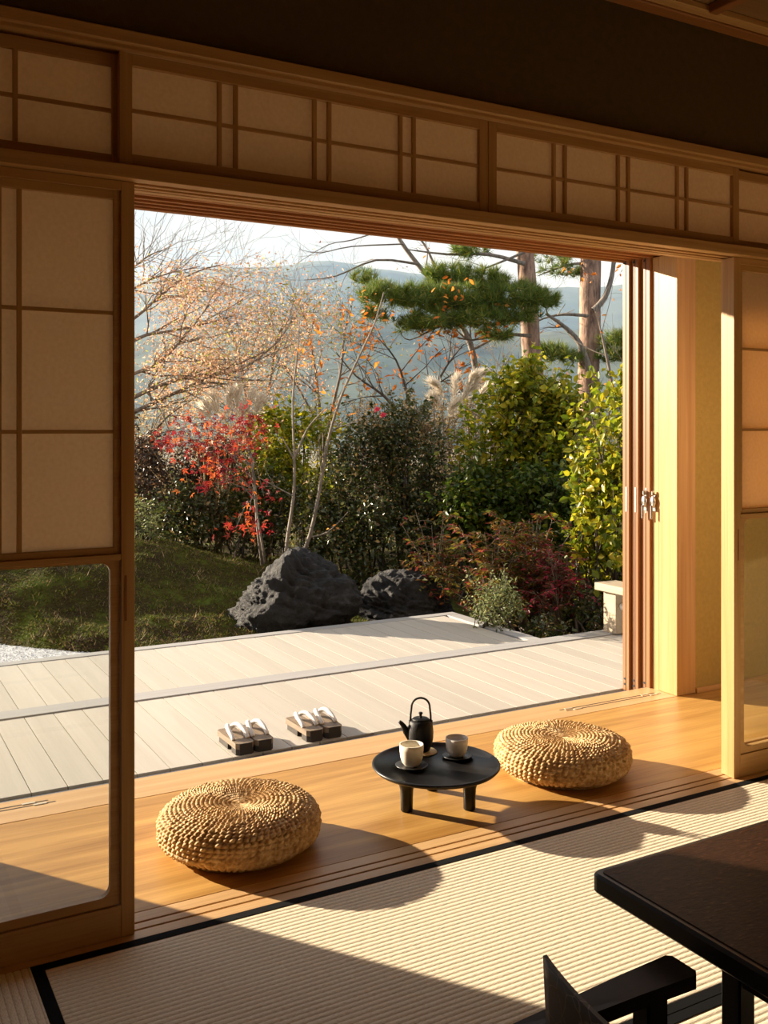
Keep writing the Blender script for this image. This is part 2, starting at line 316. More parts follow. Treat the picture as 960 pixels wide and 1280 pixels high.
# ------------------------------------------------------------------ building helpers
class MB:
    def __init__(self): self.v = []; self.f = []; self.smooth = []
    def add(self, vs, fs, smooth=False):
        o = len(self.v); self.v += [tuple(p) for p in vs]
        self.f += [tuple(i+o for i in q) for q in fs]; self.smooth += [smooth]*len(fs)
        return self
    def box(self, x0, x1, y0, y1, z0, z1, ch=0.0):
        if ch <= 0:
            self.add([(x0,y0,z0),(x1,y0,z0),(x1,y1,z0),(x0,y1,z0),(x0,y0,z1),(x1,y0,z1),(x1,y1,z1),(x0,y1,z1)],
                     [(0,3,2,1),(4,5,6,7),(0,1,5,4),(1,2,6,5),(2,3,7,6),(3,0,4,7)])
            return self
        ch = min(ch, (x1-x0)*.45, (y1-y0)*.45, (z1-z0)*.45)
        bm = bmesh.new()
        vs = [bm.verts.new(p) for p in [(x0,y0,z0),(x1,y0,z0),(x1,y1,z0),(x0,y1,z0),(x0,y0,z1),(x1,y0,z1),(x1,y1,z1),(x0,y1,z1)]]
        for q in [(0,3,2,1),(4,5,6,7),(0,1,5,4),(1,2,6,5),(2,3,7,6),(3,0,4,7)]: bm.faces.new([vs[i] for i in q])
        bmesh.ops.bevel(bm, geom=bm.edges[:], offset=ch, segments=1, affect='EDGES', profile=0.5)
        bm.verts.index_update()
        self.add([v.co[:] for v in bm.verts], [[v.index for v in f.verts] for f in bm.faces]); bm.free()
        return self
    def tube(self, pts, rad, n=8, caps=True, smooth=True):
        pts = [Vector(p) for p in pts]
        if not hasattr(rad, '__len__'): rad = [rad]*len(pts)
        up = None; rings = []; o = len(self.v)
        for i, p in enumerate(pts):
            d = (pts[min(i+1, len(pts)-1)]-pts[max(i-1, 0)])
            if d.length < 1e-9: d = Vector((0, 0, 1))
            d.normalize()
            if up is None: up = Vector((0, 0, 1)) if abs(d.z) < 0.9 else Vector((1, 0, 0))
            a = d.cross(up)
            if a.length < 1e-6: a = d.cross(Vector((0, 1, 0)))
            a.normalize(); b = a.cross(d); up = b
            for k in range(n):
                t = 2*PI*k/n; self.v.append(tuple(p+(a*math.cos(t)+b*math.sin(t))*rad[i]))
        for i in range(len(pts)-1):
            for k in range(n):
                k2 = (k+1) % n
                self.f.append((o+i*n+k, o+(i+1)*n+k, o+(i+1)*n+k2, o+i*n+k2)); self.smooth.append(smooth)
        if caps and n > 2:
            self.f.append(tuple(o+k for k in range(n))); self.smooth.append(False)
            self.f.append(tuple(o+(len(pts)-1)*n+k for k in reversed(range(n)))); self.smooth.append(False)
        return self
    def lathe(self, prof, n=40, cx=0, cy=0, smooth=True):
        o = len(self.v); rings = []
        for r, z in prof:
            if r <= 1e-6: rings.append([len(self.v)]); self.v.append((cx, cy, z))
            else:
                rings.append(list(range(len(self.v), len(self.v)+n)))
                for k in range(n): self.v.append((cx+r*math.cos(2*PI*k/n), cy+r*math.sin(2*PI*k/n), z))
        for a, b in zip(rings[:-1], rings[1:]):
            if len(a) == 1 and len(b) == 1: continue
            for k in range(n):
                k2 = (k+1) % n
                if len(a) == 1: q = (a[0], b[k2], b[k])
                elif len(b) == 1: q = (a[k], a[k2], b[0])
                else: q = (a[k], a[k2], b[k2], b[k])
                self.f.append(q); self.smooth.append(smooth)
        return self
    def prism(self, poly, a0, a1, axis='z'):     # poly: 2D outline, extruded along axis
        n = len(poly)
        def P(p, a): return {'z': (p[0], p[1], a), 'y': (p[0], a, p[1]), 'x': (a, p[0], p[1])}[axis]
        self.add([P(p, a0) for p in poly]+[P(p, a1) for p in poly],
                 [tuple(reversed(range(n))), tuple(range(n, 2*n))]+[(k, (k+1) % n, n+(k+1) % n, n+k) for k in range(n)])
        return self
    def build(self, name, mat, parent=None, fixn=False):
        me = bpy.data.meshes.new(name); me.from_pydata(self.v, [], self.f)
        me.polygons.foreach_set('use_smooth', self.smooth); 
        if fixn:
            bm = bmesh.new(); bm.from_mesh(me); bmesh.ops.recalc_face_normals(bm, faces=bm.faces); bm.to_mesh(me); bm.free()
        me.materials.append(M[mat]); me.update()
        return link(name, me, parent)
def link(name, me, parent=None):
    o = bpy.data.objects.new(name, me); COL.objects.link(o)
    if parent: o.parent = parent
    return o
def tag(o, label=None, cat=None, group=None, kind=None):
    if label: o['label'] = label
    if cat: o['category'] = cat
    if group: o['group'] = group
    if kind: o['kind'] = kind
    return o
def thing(name, label, cat, loc=(0, 0, 0), rz=0.0, group=None, kind=None):
    o = bpy.data.objects.new(name, None); COL.objects.link(o); o.empty_display_size = 0.1
    o.location = loc; o.rotation_euler = (0, 0, rz)
    return tag(o, label, cat, group, kind)
def copy_tree(o, parent=None):
    c = o.copy(); COL.objects.link(c); c.parent = parent
    for ch in list(o.children): copy_tree(ch, c)
    return c
def B(name, mat, parent, x0, x1, y0, y1, z0, z1, ch=0.002):
    return MB().box(x0, x1, y0, y1, z0, z1, ch).build(name, mat, parent)
def arr_mesh(name, V, Fq, mat, smooth=False):
    """V (n,3) float, Fq (m,k) int"""
    me = bpy.data.meshes.new(name); k = Fq.shape[1]
    me.vertices.add(len(V)); me.vertices.foreach_set('co', np.ascontiguousarray(V, np.float32).ravel())
    me.loops.add(Fq.size); me.loops.foreach_set('vertex_index', np.ascontiguousarray(Fq, np.int32).ravel())
    me.polygons.add(len(Fq)); me.polygons.foreach_set('loop_start', np.arange(0, Fq.size, k, dtype=np.int32))
    if smooth: me.polygons.foreach_set('use_smooth', np.ones(len(Fq), bool))
    me.materials.append(M[mat]); me.update(calc_edges=True); me.validate()
    return me

# ================================================================== ROOM
XL, XR = -0.55, 4.25          # side walls of the room
YB = -2.6                     # back wall
ZC = 2.86                     # ceiling
S = 'structure'
fl = thing('floor', 'wooden floor of the room and its sunny inner veranda', 'floor', kind=S)
B('floor_base', 'sillwood', fl, XL-.6, XR+.6, YB-.1, 2.54, -.14, -.06, 0)
B('veranda_board', 'engawa', fl, XL-.6, XR+.6, 2.682, 3.498, -.05, 0.0, .0015)
B('veranda_base', 'sillwood', fl, XL-.6, XR+.6, 2.54, 3.70, -.14, -.052, 0)
# outer sill board with a pair of short lock grooves
ob = B('sill_board', 'sillwood', fl, XL-.6, XR+.6, 3.502, 3.70, -.05, 0.0, .0015)
def lock_groove(u0, v0, u1, v1):
    a = at(u0, v0); b = at(u1, v1); y = (a.y+b.y)/2
    for k, dy in enumerate((-.012, .012)):
        sh = .018*(1 if k == 0 else -1)
        B('lock_groove', 'tooth_dark', fl, a.x+sh*.6, b.x+sh*.6, y+dy-.0035, y+dy+.0035, -.002, .0006, 0)
        for xx in (a.x+.06, b.x-.06):
            B('lock_plate', 'brass_pale', fl, xx+sh-.022, xx+sh+.022, y+dy-.006, y+dy+.006, -.001, .0022, 0)
lock_groove(702, 887.5, 824, 867)
lock_groove(-60, 1021, 66, 1003)

# inner grooved sill (strips with two slots between them)
t1 = thing('trim_1', 'grooved wooden sliding-door sill along the edge of the tatami', 'sill', kind=S)
for y0, y1 in ((2.541, 2.583), (2.591, 2.621), (2.629, 2.680)):
    B('sill_strip', 'sillwood', t1, XL, XR, y0, y1, -.05, 0.0, .001)
B('slot_bottom', 'cedar_x', t1, XL, XR, 2.583, 2.629, -.05, -.012, 0)

# inner head beam, grooved underneath
t2 = thing('trim_2', 'long wooden head beam above the opening with sliding grooves underneath', 'beam', kind=S)
for y0, y1 in ((2.535, 2.575), (2.599, 2.613), (2.637, 2.652), (2.662, 2.69)):
    B('beam_strip', 'hinoki_x', t2, XL, XR, y0, y1, 1.998, 2.034, .0015)
B('beam_core', 'hinoki_x', t2, XL, XR, 2.545, 2.685, 2.014, 2.034, 0)
t3 = thing('trim_3', 'upper wooden rail between the paper transom and the dark plaster wall', 'rail', kind=S)
B('rail_board', 'hinoki_x', t3, XL, XR, 2.538, 2.70, 2.352, 2.387, .003)
B('rail_lip', 'hinoki_x', t3, XL, XR, 2.552, 2.575, 2.342, 2.353, .001)
B('rail_lip', 'hinoki_x', t3, XL, XR, 2.632, 2.69, 2.335, 2.353, .001)
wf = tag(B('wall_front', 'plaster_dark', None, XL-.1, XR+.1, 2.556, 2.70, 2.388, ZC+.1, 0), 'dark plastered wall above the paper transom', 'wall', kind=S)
# end posts of the bay
t4 = tag(B('trim_4', 'hinoki_z', None, XL-.12, XL-.002, 2.535, 2.69, -.05, 2.388, .003), 'wooden corner post beside the paper screens on the wall side', 'post', kind=S)
t5 = tag(B('trim_5', 'hinoki_z', None, XR+.002, XR+.12, 2.535, 2.69, -.05, 2.388, .003), 'wooden corner post at the far end of the glazed screens', 'post', kind=S)
wl = tag(B('wall_left', 'plaster_room', None, XL-.22, XL-.1, YB-.1, 2.53, -.14, ZC+.1, 0), 'plain plaster side wall of the room', 'wall', kind=S)
wr = tag(B('wall_right', 'plaster_room', None, XR+.1, XR+.22, YB-.1, 2.53, -.14, ZC+.1, 0), 'plain plaster side wall beyond the dark table', 'wall', kind=S)
wb = tag(B('wall_back', 'plaster_room', None, XL-.1, XR+.1, YB-.2, YB-.1, -.14, ZC+.1, 0), 'plain plaster back wall of the room', 'wall', kind=S)
ce = thing('ceiling', 'dark wooden board ceiling with crossing battens', 'ceiling', kind=S)
yb = 2.5
while yb > YB:
    B('ceiling_board', 'ceilboard', ce, XL-.1, XR+.1, max(yb-.45, YB-.1), yb-.002, ZC, ZC+.02, 0); yb -= .45
B('ceiling_backing', 'ceilboard', ce, XL-.2, XR+.2, YB-.2, 3.86, ZC+.022, ZC+.06, 0)
B('ceiling_edge', 'cedar_x', ce, XL-.1, XR+.1, 2.498, 2.5555, ZC-.034, ZC+.012, .004)
B('ceiling_edge', 'hinoki_x', ce, XL-.1, XR+.1, 2.452, 2.4975, ZC-.026, ZC-.001, .003)
for xb in (0.035, 0.935, 1.835, 2.735, 3.635):
    B('ceiling_batten', 'cedar_y', ce, xb-.02, xb+.02, YB-.1, 2.4515, ZC-.034, ZC-.0005, .003)

# veranda shell: outer head beam, wall above it, plaster pocket wall, post
t6 = thing('trim_6', 'outer head beam with four sliding door tracks under it', 'beam', kind=S)
for y0, y1 in ((3.50, 3.556), (3.60, 3.618), (3.668, 3.688), (3.728, 3.745), (3.785, 3.80), (3.84, 3.87)):
    B('beam_strip', 'cedar_x', t6, XL-.6, XR+.6, y0, y1, 2.216, 2.26, .0015)
B('beam_core', 'cedar_x', t6, XL-.6, XR+.6, 3.505, 3.865, 2.236, 2.27, 0)
tag(B('wall_outer_top', 'plaster_green', None, XL-.6, XR+.6, 3.50, 3.86, 2.272, ZC+.02, 0), 'plaster wall above the outer head beam', 'wall', kind=S)
ec = tag(B('ceiling_veranda', 'hinoki_x', None, XL-.6, XR+.6, 2.705, 3.495, 2.56, 2.60, 0), 'board ceiling over the inner veranda', 'ceiling', kind=S)
PX = 3.652
post = thing('trim_7', 'square wooden post beside the stacked glass doors, bright in the sun', 'post', kind=S)
B('post_body', 'hinoki_z', post, PX, 3.782, 3.497, 3.625, 0.0, 2.216, .003)
B('post_jamb', 'hinoki_z', post, PX+.004, 3.72, 3.6255, 3.672, -.05, 2.216, .002)
tag(B('wall_outer_right', 'plaster_green', None, 3.783, XR+.6, 3.503, 3.56, 0.0, 2.216, 0), 'olive plaster wall beside the wooden post', 'wall', kind=S)
tag(B('baseboard_right', 'hinoki_x', None, 3.783, XR+.6, 3.488, 3.5025, 0.0, 0.026, .002), 'thin wooden skirting under the olive plaster wall', 'baseboard', kind=S)
tag(B('wall_pocket_right', 'fence_wood', None, 3.74, XR+.6, 3.875, 3.90, -.10, 2.30, 0), 'outer boarding of the pocket that takes the glass doors', 'wall', kind=S)
tag(B('wall_outer_left', 'plaster_green', None, XL-.6, -.02, 3.503, 3.85, 0.0, 2.216, 0), 'plaster wall at the other end of the veranda', 'wall', kind=S)
tag(B('wall_veranda_left', 'plaster_green', None, XL-.72, XL-.605, 2.54, 3.86, -.14, ZC, 0), 'end wall of the veranda behind the paper screen', 'wall', kind=S)
tag(B('wall_veranda_right', 'plaster_green', None, XR+.605, XR+.72, 2.54, 3.90, -.14, ZC, 0), 'end wall of the veranda past the post', 'wall', kind=S)
# metal track outside the sill
trk = thing('trim_8', 'grey metal threshold track between veranda floor and deck', 'threshold', kind=S)
B('track_edge', 'metal_grey', trk, -.02, 3.95, 3.7015, 3.709, -.09, -.003, 0)
B('track_bed', 'metal_dark', trk, -.02, 4.6, 3.7095, 3.852, -.12, -.052, 0)
for y in (3.64+.075, 3.765, 3.82):
    B('track_rail', 'metal_grey', trk, -.02, 4.6, y-.003, y+.003, -.052, -.042, 0)

# ------------------------------------------------------------------ sliding paper screens
def rounded_ring(x0, x1, z0, z1, y0, y1, r, ox=0.02, seg=6):
    """a flat ring in the x-z plane between an outer rectangle and a rounded inner opening"""
    mb = MB(); inner = []
    for cx, cz, a0 in ((x1-r, z1-r, 0), (x0+r, z1-r, PI/2), (x0+r, z0+r, PI), (x1-r, z0+r, 1.5*PI)):
        for k in range(seg+1):
            a = a0+k*PI/2/seg; inner.append((cx+r*math.cos(a), cz+r*math.sin(a)))
    n = len(inner); outer = []
    for k in range(n):
        q = k//(seg+1); fr = (k % (seg+1))/seg
        c = [(x1+ox, z1+ox), (x0-ox, z1+ox), (x0-ox, z0-ox), (x1+ox, z0-ox)][q]
        outer.append(c if 0.34 < fr < 0.67 else ((c[0], inner[k][1]) if (fr <= 0.34) == (q % 2 == 0) else (inner[k][0], c[1])))
    vs = [(p[0], y0, p[1]) for p in inner]+[(p[0], y0, p[1]) for p in outer]+[(p[0], y1, p[1]) for p in inner]+[(p[0], y1, p[1]) for p in outer]
    fs = []
    for k in range(n):
        j = (k+1) % n
        fs += [(k, j, n+j, n+k), (2*n+k, 3*n+k, 3*n+j, 2*n+j), (k, 2*n+k, 2*n+j, j)]
    mb.add(vs, fs)
    return mb
def vert_bars(x0, x1):
    """double bars: four wide papers with three narrow gaps between"""
    w = (x1-x0); gap = 0.048; bar = 0.012
    big = (w-3*gap)/4; xs = []; x = x0
    for k in range(3):
        x += big; xs.append((x-bar/2, x+bar/2)); x += gap; xs.append((x-bar/2, x+bar/2))
    return xs
def papers(parent, x0, x1, z0, z1, bars, hz, yp):
    xe = [x0]+[q for b in bars for q in (b[0], b[1])]+[x1]
    zs = [z0]+list(hz)+[z1]
    for i in range(0, len(xe), 2):
        for k in range(len(zs)-1):
            B('paper_pane', 'paper', parent, xe[i]-.004, xe[i+1]+.004, yp, yp+.0008, zs[k], zs[k+1], 0)
def screen(name, label, x0, x1, y0, pull, front=True):
    """sliding screen: papers above, a glass pane with rounded corners below"""
    th = .033; y1 = y0+th
    r = thing(name, label, 'sliding screen', kind=S)
    st = .036
    zb, zt = 0.0005, 1.997
    B('stile', 'hinoki_z', r, x0, x0+st, y0, y1, zb, zt, .0015); B('stile', 'hinoki_z', r, x1-st, x1, y0, y1, zb, zt, .0015)
    B('top_rail', 'hinoki_x', r, x0+st, x1-st, y0+.0005, y1-.0005, 1.972, zt, .001)
    B('bottom_rail', 'hinoki_x', r, x0+st, x1-st, y0+.0005, y1-.0005, zb, .085, .001)
    i0, i1 = x0+st, x1-st
    # recessed inner frame round the papers
    ya, yb_ = y0+.007, y1-.007; fw = .017
    pf = MB().box(i0, i0+fw, ya, yb_, 1.012, 1.972, .001).box(i1-fw, i1, ya, yb_, 1.012, 1.972, .001)
    pf.box(i0+fw, i1-fw, ya, yb_, 1.948, 1.972, .001).box(i0+fw, i1-fw, ya, yb_, 1.012, 1.030, .001)
    pf.build('paper_frame', 'hinoki_x', r)
    B('middle_rail', 'hinoki_x', r, i0, i1, y0+.001, y1-.001, 0.996, 1.0118, .001)
    bars = vert_bars(i0+fw, i1-fw); hz = (1.335, 1.648)
    for a, b in bars: B('lattice_bar', 'hinoki_z', r, a, b, ya+.002, ya+.011, 1.030, 1.948, .0006)
    for z in hz: B('lattice_bar', 'hinoki_x', r, i0+fw, i1-fw, ya+.003, ya+.011, z-.005, z+.005, .0006)
    papers(r, i0+fw, i1-fw, 1.030, 1.948, bars, hz, ya+.0115)
    # glazing bead and pane
    fr = .026
    rounded_ring(i0+fr, i1-fr, .085+.026, .996-.006, ya, yb_, .028, ox=.024).build('glazing_bead', 'hinoki_x', r)
    B('pane', 'glass', r, i0+.012, i1-.012, (y0+y1)/2-.0015, (y0+y1)/2+.0015, .09, .992, 0)
    px0, px1 = pull
    pl = MB().box(px0, px1, y0-.0012, y0+.002, .835, .955, 0).build('finger_pull', 'cedar_z', r)
    return r
screen('door_1', 'sliding paper screen with a glass lower pane, beside the moss view', -.505, .688, 2.569, (.661, .667))
screen('door_2', 'sliding paper screen with a glass lower pane, next to the dark table side', 2.986, 4.18, 2.571, (3.005, 3.011))
screen('door_3', 'second sliding screen stacked behind the glass paned screen by the post', 2.992, 4.186, 2.607, (3.005, 3.011))

# transom papers
def transom(name, label, x0, x1, y0):
    th = .024; y1 = y0+th; st = .034; z0, z1 = 2.036, 2.343
    r = thing(name, label, 'transom', kind=S)
    B('stile', 'hinoki_z', r, x0, x0+st, y0, y1, z0, z1, .0015); B('stile', 'hinoki_z', r, x1-st, x1, y0, y1, z0, z1, .0015)
    B('top_rail', 'hinoki_x', r, x0+st, x1-st, y0+.0005, y1-.0005, 2.310, z1, .001)
    B('bottom_rail', 'hinoki_x', r, x0+st, x1-st, y0+.0005, y1-.0005, z0, 2.074, .001)
    i0, i1 = x0+st, x1-st
    bars = vert_bars(i0, i1)
    for a, b in bars: B('lattice_bar', 'hinoki_z', r, a, b, y0+.002, y0+.013, 2.074, 2.310, .0006)
    B('lattice_bar', 'hinoki_x', r, i0, i1, y0+.004, y0+.013, 2.187, 2.197, .0006)
    papers(r, i0, i1, 2.074, 2.310, bars, (2.192,), y0+.0135)
    return r
transom('window_1', 'paper transom above the moss side sliding screen, set behind its neighbour', -.515, .672, 2.606)
transom('window_2', 'long paper transom above the opening, ending over the first screen', .650, 1.842, 2.578)
transom('window_3', 'long paper transom above the opening, ending over the wooden post side', 1.843, 3.022, 2.578)
transom('window_4', 'paper transom above the screen by the dark table, mostly out of view', 3.0, 4.19, 2.606)

# ------------------------------------------------------------------ outer glass doors stacked at the post
def Yat(u, X):
    r = ray(u, 600); return X*r[1]/r[0]
def crescent(parent, p):
    pl_ = MB().box(-.004, -.0003, -.012, .012, -.045, .045, .001).build('lock_plate', 'steel', parent); pl_.location = p
    k = MB().lathe([(0, 0), (.018, .001), (.021, .006), (.018, .012), (0, .014)], 20).build('lock_knob', 'steel', pl_)
    k.location = (-.004, 0, .004); k.rotation_euler = (0, -PI/2, 0); k.scale = (1.5, .9, 1)
    MB().box(-.026, -.014, -.004, .006, -.085, -.015, .003).build('lock_lever', 'steel', pl_)
    MB().box(-.020, -.003, -.008, .004, .036, .060, .003).build('lock_hook', 'steel', pl_)
def glass_door(name, label, xe, y0, y1, lock, mat='cedar_z'):
    r = thing(name, label, 'glass door', kind=S); st = .075; x1 = min(xe+1.05, XR+.6); zb, zt = -.042, 2.235
    B('stile', mat, r, xe, xe+st, y0, y1, zb, zt, .003); B('stile', mat, r, x1-st, x1, y0, y1, zb, zt, .003)
    B('rail', 'cedar_x', r, xe+st, x1-st, y0+.002, y1-.002, zb, .05, .002); B('rail', 'cedar_x', r, xe+st, x1-st, y0+.002, y1-.002, 2.15, zt, .002)
    B('pane', 'glass', r, xe+st-.005, x1-st+.005, (y0+y1)/2-.003, (y0+y1)/2+.003, .05, 2.15, 0)
    B('edge_strip', 'tooth_dark', r, xe-.0012, xe+.002, (y0+y1)/2-.002, (y0+y1)/2+.002, zb, zt, 0)
    yc = (y0+y1)/2
    for zz in (.02, -.02+.012, 2.205): 
        MB().tube([(xe-.0022, yc+.009, zz), (xe+.003, yc+.009, zz)], .006, 8).build('screw_cap', 'metal_dark', r)
    B('strike_plate', 'steel', r, xe-.0016, xe+.003, yc-.010, yc+.002, .90, 1.03, 0)
    if lock: crescent(r, (xe, yc, .957))
    return r
D1, D2, D3 = 3.612, 3.626, 3.642
glass_door('door_4', 'outermost stacked glass door, its edge against the garden', D1, Yat(786.5, D1), Yat(778, D1), False)
glass_door('door_5', 'middle one of the stacked glass doors by the post', D2, Yat(798, D2), Yat(789.5, D2), False)
glass_door('door_6', 'innermost stacked glass door with steel crescent lock', D3, Yat(812.5, D3), Yat(801.5, D3), True)
# second crescent lock fixed on the post
lk = thing('window_lock', 'steel crescent lock on the wooden post beside the glass doors', 'lock', (PX, Yat(818, PX), .957))
crescent(lk, (0, 0, 0))

# ================================================================== TATAMI
def ridge_mesh(name, lx, ly, axis, mat):
    pitch = .0176; L = ly if axis == 'x' else lx; n = int(L/pitch); sub = 6
    q = np.r_[np.arange(n*sub+1)*pitch/sub, L]; h = .0017*np.abs(np.sin(PI*q/pitch))**0.45 - .0017
    m = len(q); ends = np.array([0.0, lx if axis == 'x' else ly])
    V = np.zeros((m*2, 3))
    for e in range(2):
        a = V[e*m:(e+1)*m]
        if axis == 'x': a[:, 0] = ends[e]; a[:, 1] = q
        else: a[:, 1] = ends[e]; a[:, 0] = q
        a[:, 2] = h
    i = np.arange(m-1)
    Fq = np.stack([i, i+m, i+m+1, i+1], 1) if axis == 'x' else np.stack([i, i+1, i+m+1, i+m], 1)
    return arr_mesh(name, V, Fq, mat)
def tatami(label, x0, x1, y0, y1, axis):
    r = thing('tatami_mat', label, 'tatami mat', (x0, y0, -.06), group='tatami mats on the floor')
    lx, ly = x1-x0-.001, y1-y0-.001; bw = .030
    B('mat_core', 'straw_mat', r, .0, lx, .0, ly, 0, .055, 0)
    o = link('rush_surface', ridge_mesh('rush', lx if axis == 'x' else lx-2*bw, ly-2*bw if axis == 'x' else ly, axis, 'rush_'+axis), r)
    o.location = (0, bw, .0605) if axis == 'x' else (bw, 0, .0605)
    if axis == 'x':
        B('cloth_border', 'border_cloth', r, 0, lx, 0, bw, .0552, .0612, .001); B('cloth_border', 'border_cloth', r, 0, lx, ly-bw, ly, .0552, .0612, .001)
    else:
        B('cloth_border', 'border_cloth', r, 0, bw, 0, ly, .0552, .0612, .001); B('cloth_border', 'border_cloth', r, lx-bw, lx, 0, ly, .0552, .0612, .001)
    return r
YM = 2.540; MW = .925; XM = .449; XS = 2.302
tatami('tatami mat along the sill, half in sun, under the chair arm', XM, XS, YM-MW, YM, 'x')
tatami('sunny tatami mat along the sill reaching under the dark table to the far screens', XS, XR, YM-MW, YM, 'x')
tatami('tatami mat turned crosswise below the glass paned screen, with a black edge band', XL, XM, YM-2*MW, YM, 'y')
tatami('tatami mat under the low chair and table legs', XM, XS, YM-2*MW, YM-MW, 'x')
tatami('tatami mat under the dark table away from the chair', XS, XR, YM-2*MW, YM-MW, 'x')
for k in range(2, 5):
    y1 = YM-k*MW; y0 = max(y1-MW, YB)
    tatami('tatami mat in the room row %s behind the low chair' % ('first', 'second', 'third')[k-2], XM, XS, y0, y1, 'x')
    tatami('tatami mat in the room row %s behind the dark table' % ('first', 'second', 'third')[k-2], XS, XR, y0, y1, 'x')
tatami('crosswise tatami mat along the side wall behind the first', XL, XM, YM-4*MW, YM-2*MW, 'y')

# ================================================================== DECK
ZD = -.040
X0D = at(30, 897, ZD).x; PW = .1345
Y_A, Y_B = 3.856, at(0, 900.8, ZD).y; Y_C = at(0, 891, ZD).y; Y_D = at(0, 833.3, ZD).y; Y_E = Y_D+.085
XE = (at(560, 769.8, ZD).x); XE2 = XE+.105
deck = thing('deck', 'pale wooden plank deck outside the open doors', 'deck', kind=S)
def plank_mesh(ly):
    mb = MB().box(-PW/2+.0019, PW/2-.0019, 0, ly, -.03, 0, 0)
    return mb
p1 = plank_mesh(Y_B-Y_A-.004).build('plank', 'deckwood', deck); p2 = None
ns = range(-16, 34)
first = True
for k in ns:
    x = X0D+(k+.5)*PW
    if x > 5.3: break
    if first: p1.location = (x, Y_A, ZD); first = False
    else:
        c = p1.copy(); COL.objects.link(c); c.location = (x, Y_A, ZD)
first = True
for k in ns:
    x = X0D+(k+.5)*PW
    if x > XE-.03: break
    if first: p2 = plank_mesh(Y_D-Y_C-.004).build('plank', 'deckwood', deck); p2.location = (x, Y_C+.002, ZD); first = False; 
    else:
        c = p2.copy(); COL.objects.link(c); c.location = (x, Y_C+.002, ZD)
XD0 = X0D-16*PW
B('edge_board', 'deckedge', deck, XD0, 5.3, Y_B, Y_C, ZD-.05, ZD+.006, .003)
B('edge_board', 'deckedge', deck, XD0, XE2, Y_D, Y_E, ZD-.10, ZD+.004, .003)
B('edge_board', 'deckedge_y', deck, XE, XE2, Y_C+.001, Y_D-.001, ZD-.10, ZD+.004, .003)
B('deck_frame', 'fence_wood', deck, XD0+.02, XE, Y_A+.02, Y_E-.02, -.30, -.075, 0)
B('deck_frame', 'fence_wood', deck, XE+.001, 5.28, Y_A+.02, Y_C-.02, -.30, -.075, 0)

# low rail at the end of the deck
pf_ = at(757, 791, ZD)
rl = thing('low_rail', 'low pale wooden rail with a flat cap at the deck edge beside the doors', 'rail', (pf_.x, Y_C-.10, ZD))
B('cap', 'railwood', rl, -.045, .145, -.95, .10, .285, .335, .004)
B('post', 'railwood', rl, 0.0, .10, -.06, .06, 0.0065, .2845, .003); B('post', 'railwood', rl, 0.0, .10, -.80, -.68, 0.001, .2845, .003)
kb = MB().lathe([(0, 0), (.02, 0), (.024, .006), (.024, .022), (.018, .03), (0, .03)], 16).build('knob', 'strap_white', rl); kb.location = (.05, -.0605, .19); kb.rotation_euler = (PI/2, 0, 0)

# ================================================================== CUSHIONS
def cushion_mesh():
    R, H, n = .259, .148, 3.1
    rows_top, rows_side, NB = 17, 12, 74
    # profile by arc length: centre of the top -> edge -> under side
    ph = np.linspace(PI/2, -PI/2, 1600); c = np.cos(ph); s = np.sin(ph)
    pr = R*np.abs(c)**(2/n); pz = H/2+H/2*np.sign(s)*np.abs(s)**(2/n)
    pz -= .010*np.exp(-(pr/.10)**2)*(s > 0)
    ds = np.r_[0, np.cumsum(np.hypot(np.diff(pr), np.diff(pz)))]
    keep = np.searchsorted(ds, ds[-1]*0.70)
    rows = rows_top+rows_side; sub = 6; m = rows*sub+1
    q = np.linspace(0, ds[keep], m)
    r_ = np.interp(q, ds, pr); z_ = np.interp(q, ds, pz)
    dr = np.gradient(r_, q); dz = np.gradient(z_, q); nr, nz_ = -dz, dr
    row = q/ds[keep]*rows
    na = NB*7; th = np.arange(na)/na*2*PI
    TH, ROW = np.meshgrid(th, row); RR = np.interp(ROW, row, r_)
    rowi = np.floor(ROW); fr = ROW-rowi
    across = np.abs(np.sin(PI*fr))**0.5
    twist = (fr-.5)*0.35+.10*np.sin(rowi*2.3)
    ph_ = (TH/(2*PI)*NB+twist+ROW*0.10) % 1.0
    bead = np.abs(np.sin(PI*ph_))**0.6
    jit = np.sin(np.floor(TH/(2*PI)*NB+twist+ROW*.10)*12.9898+rowi*78.233)*43758.5453; jit = jit-np.floor(jit)
    amp = .0105*np.clip(RR/.11, .10, 1)
    h = amp*((.45+.55*across)*(.12+.88*bead))*(0.75+.45*jit)-.005
    NRr = np.interp(ROW, row, nr); NZ = np.interp(ROW, row, nz_)
    # a slightly irregular outline
    wob = 1+.010*np.sin(TH*2+.6)+.006*np.sin(TH*5)
    Rf = (RR+NRr*h)*wob; Zf = np.interp(ROW, row, z_)+NZ*h
    V = np.stack([Rf*np.cos(TH), Rf*np.sin(TH), Zf], -1).reshape(-1, 3)
    i, j = np.meshgrid(np.arange(m-1), np.arange(na), indexing='ij'); j2 = (j+1) % na
    Fq = np.stack([i*na+j, (i+1)*na+j, (i+1)*na+j2, i*na+j2], -1).reshape(-1, 4)
    # flat under side closing the form
    base = np.stack([r_[-1]*np.cos(th)*.9, r_[-1]*np.sin(th)*.9, np.full(na, .001)], 1)
    o = len(V); V = np.r_[V, base]; k = np.arange(na); k2 = (k+1) % na
    Fq = np.r_[Fq, np.stack([(m-1)*na+k, o+k, o+k2, (m-1)*na+k2], 1)]
    return arr_mesh('cushion', V, Fq, 'straw', True)
cm = cushion_mesh()
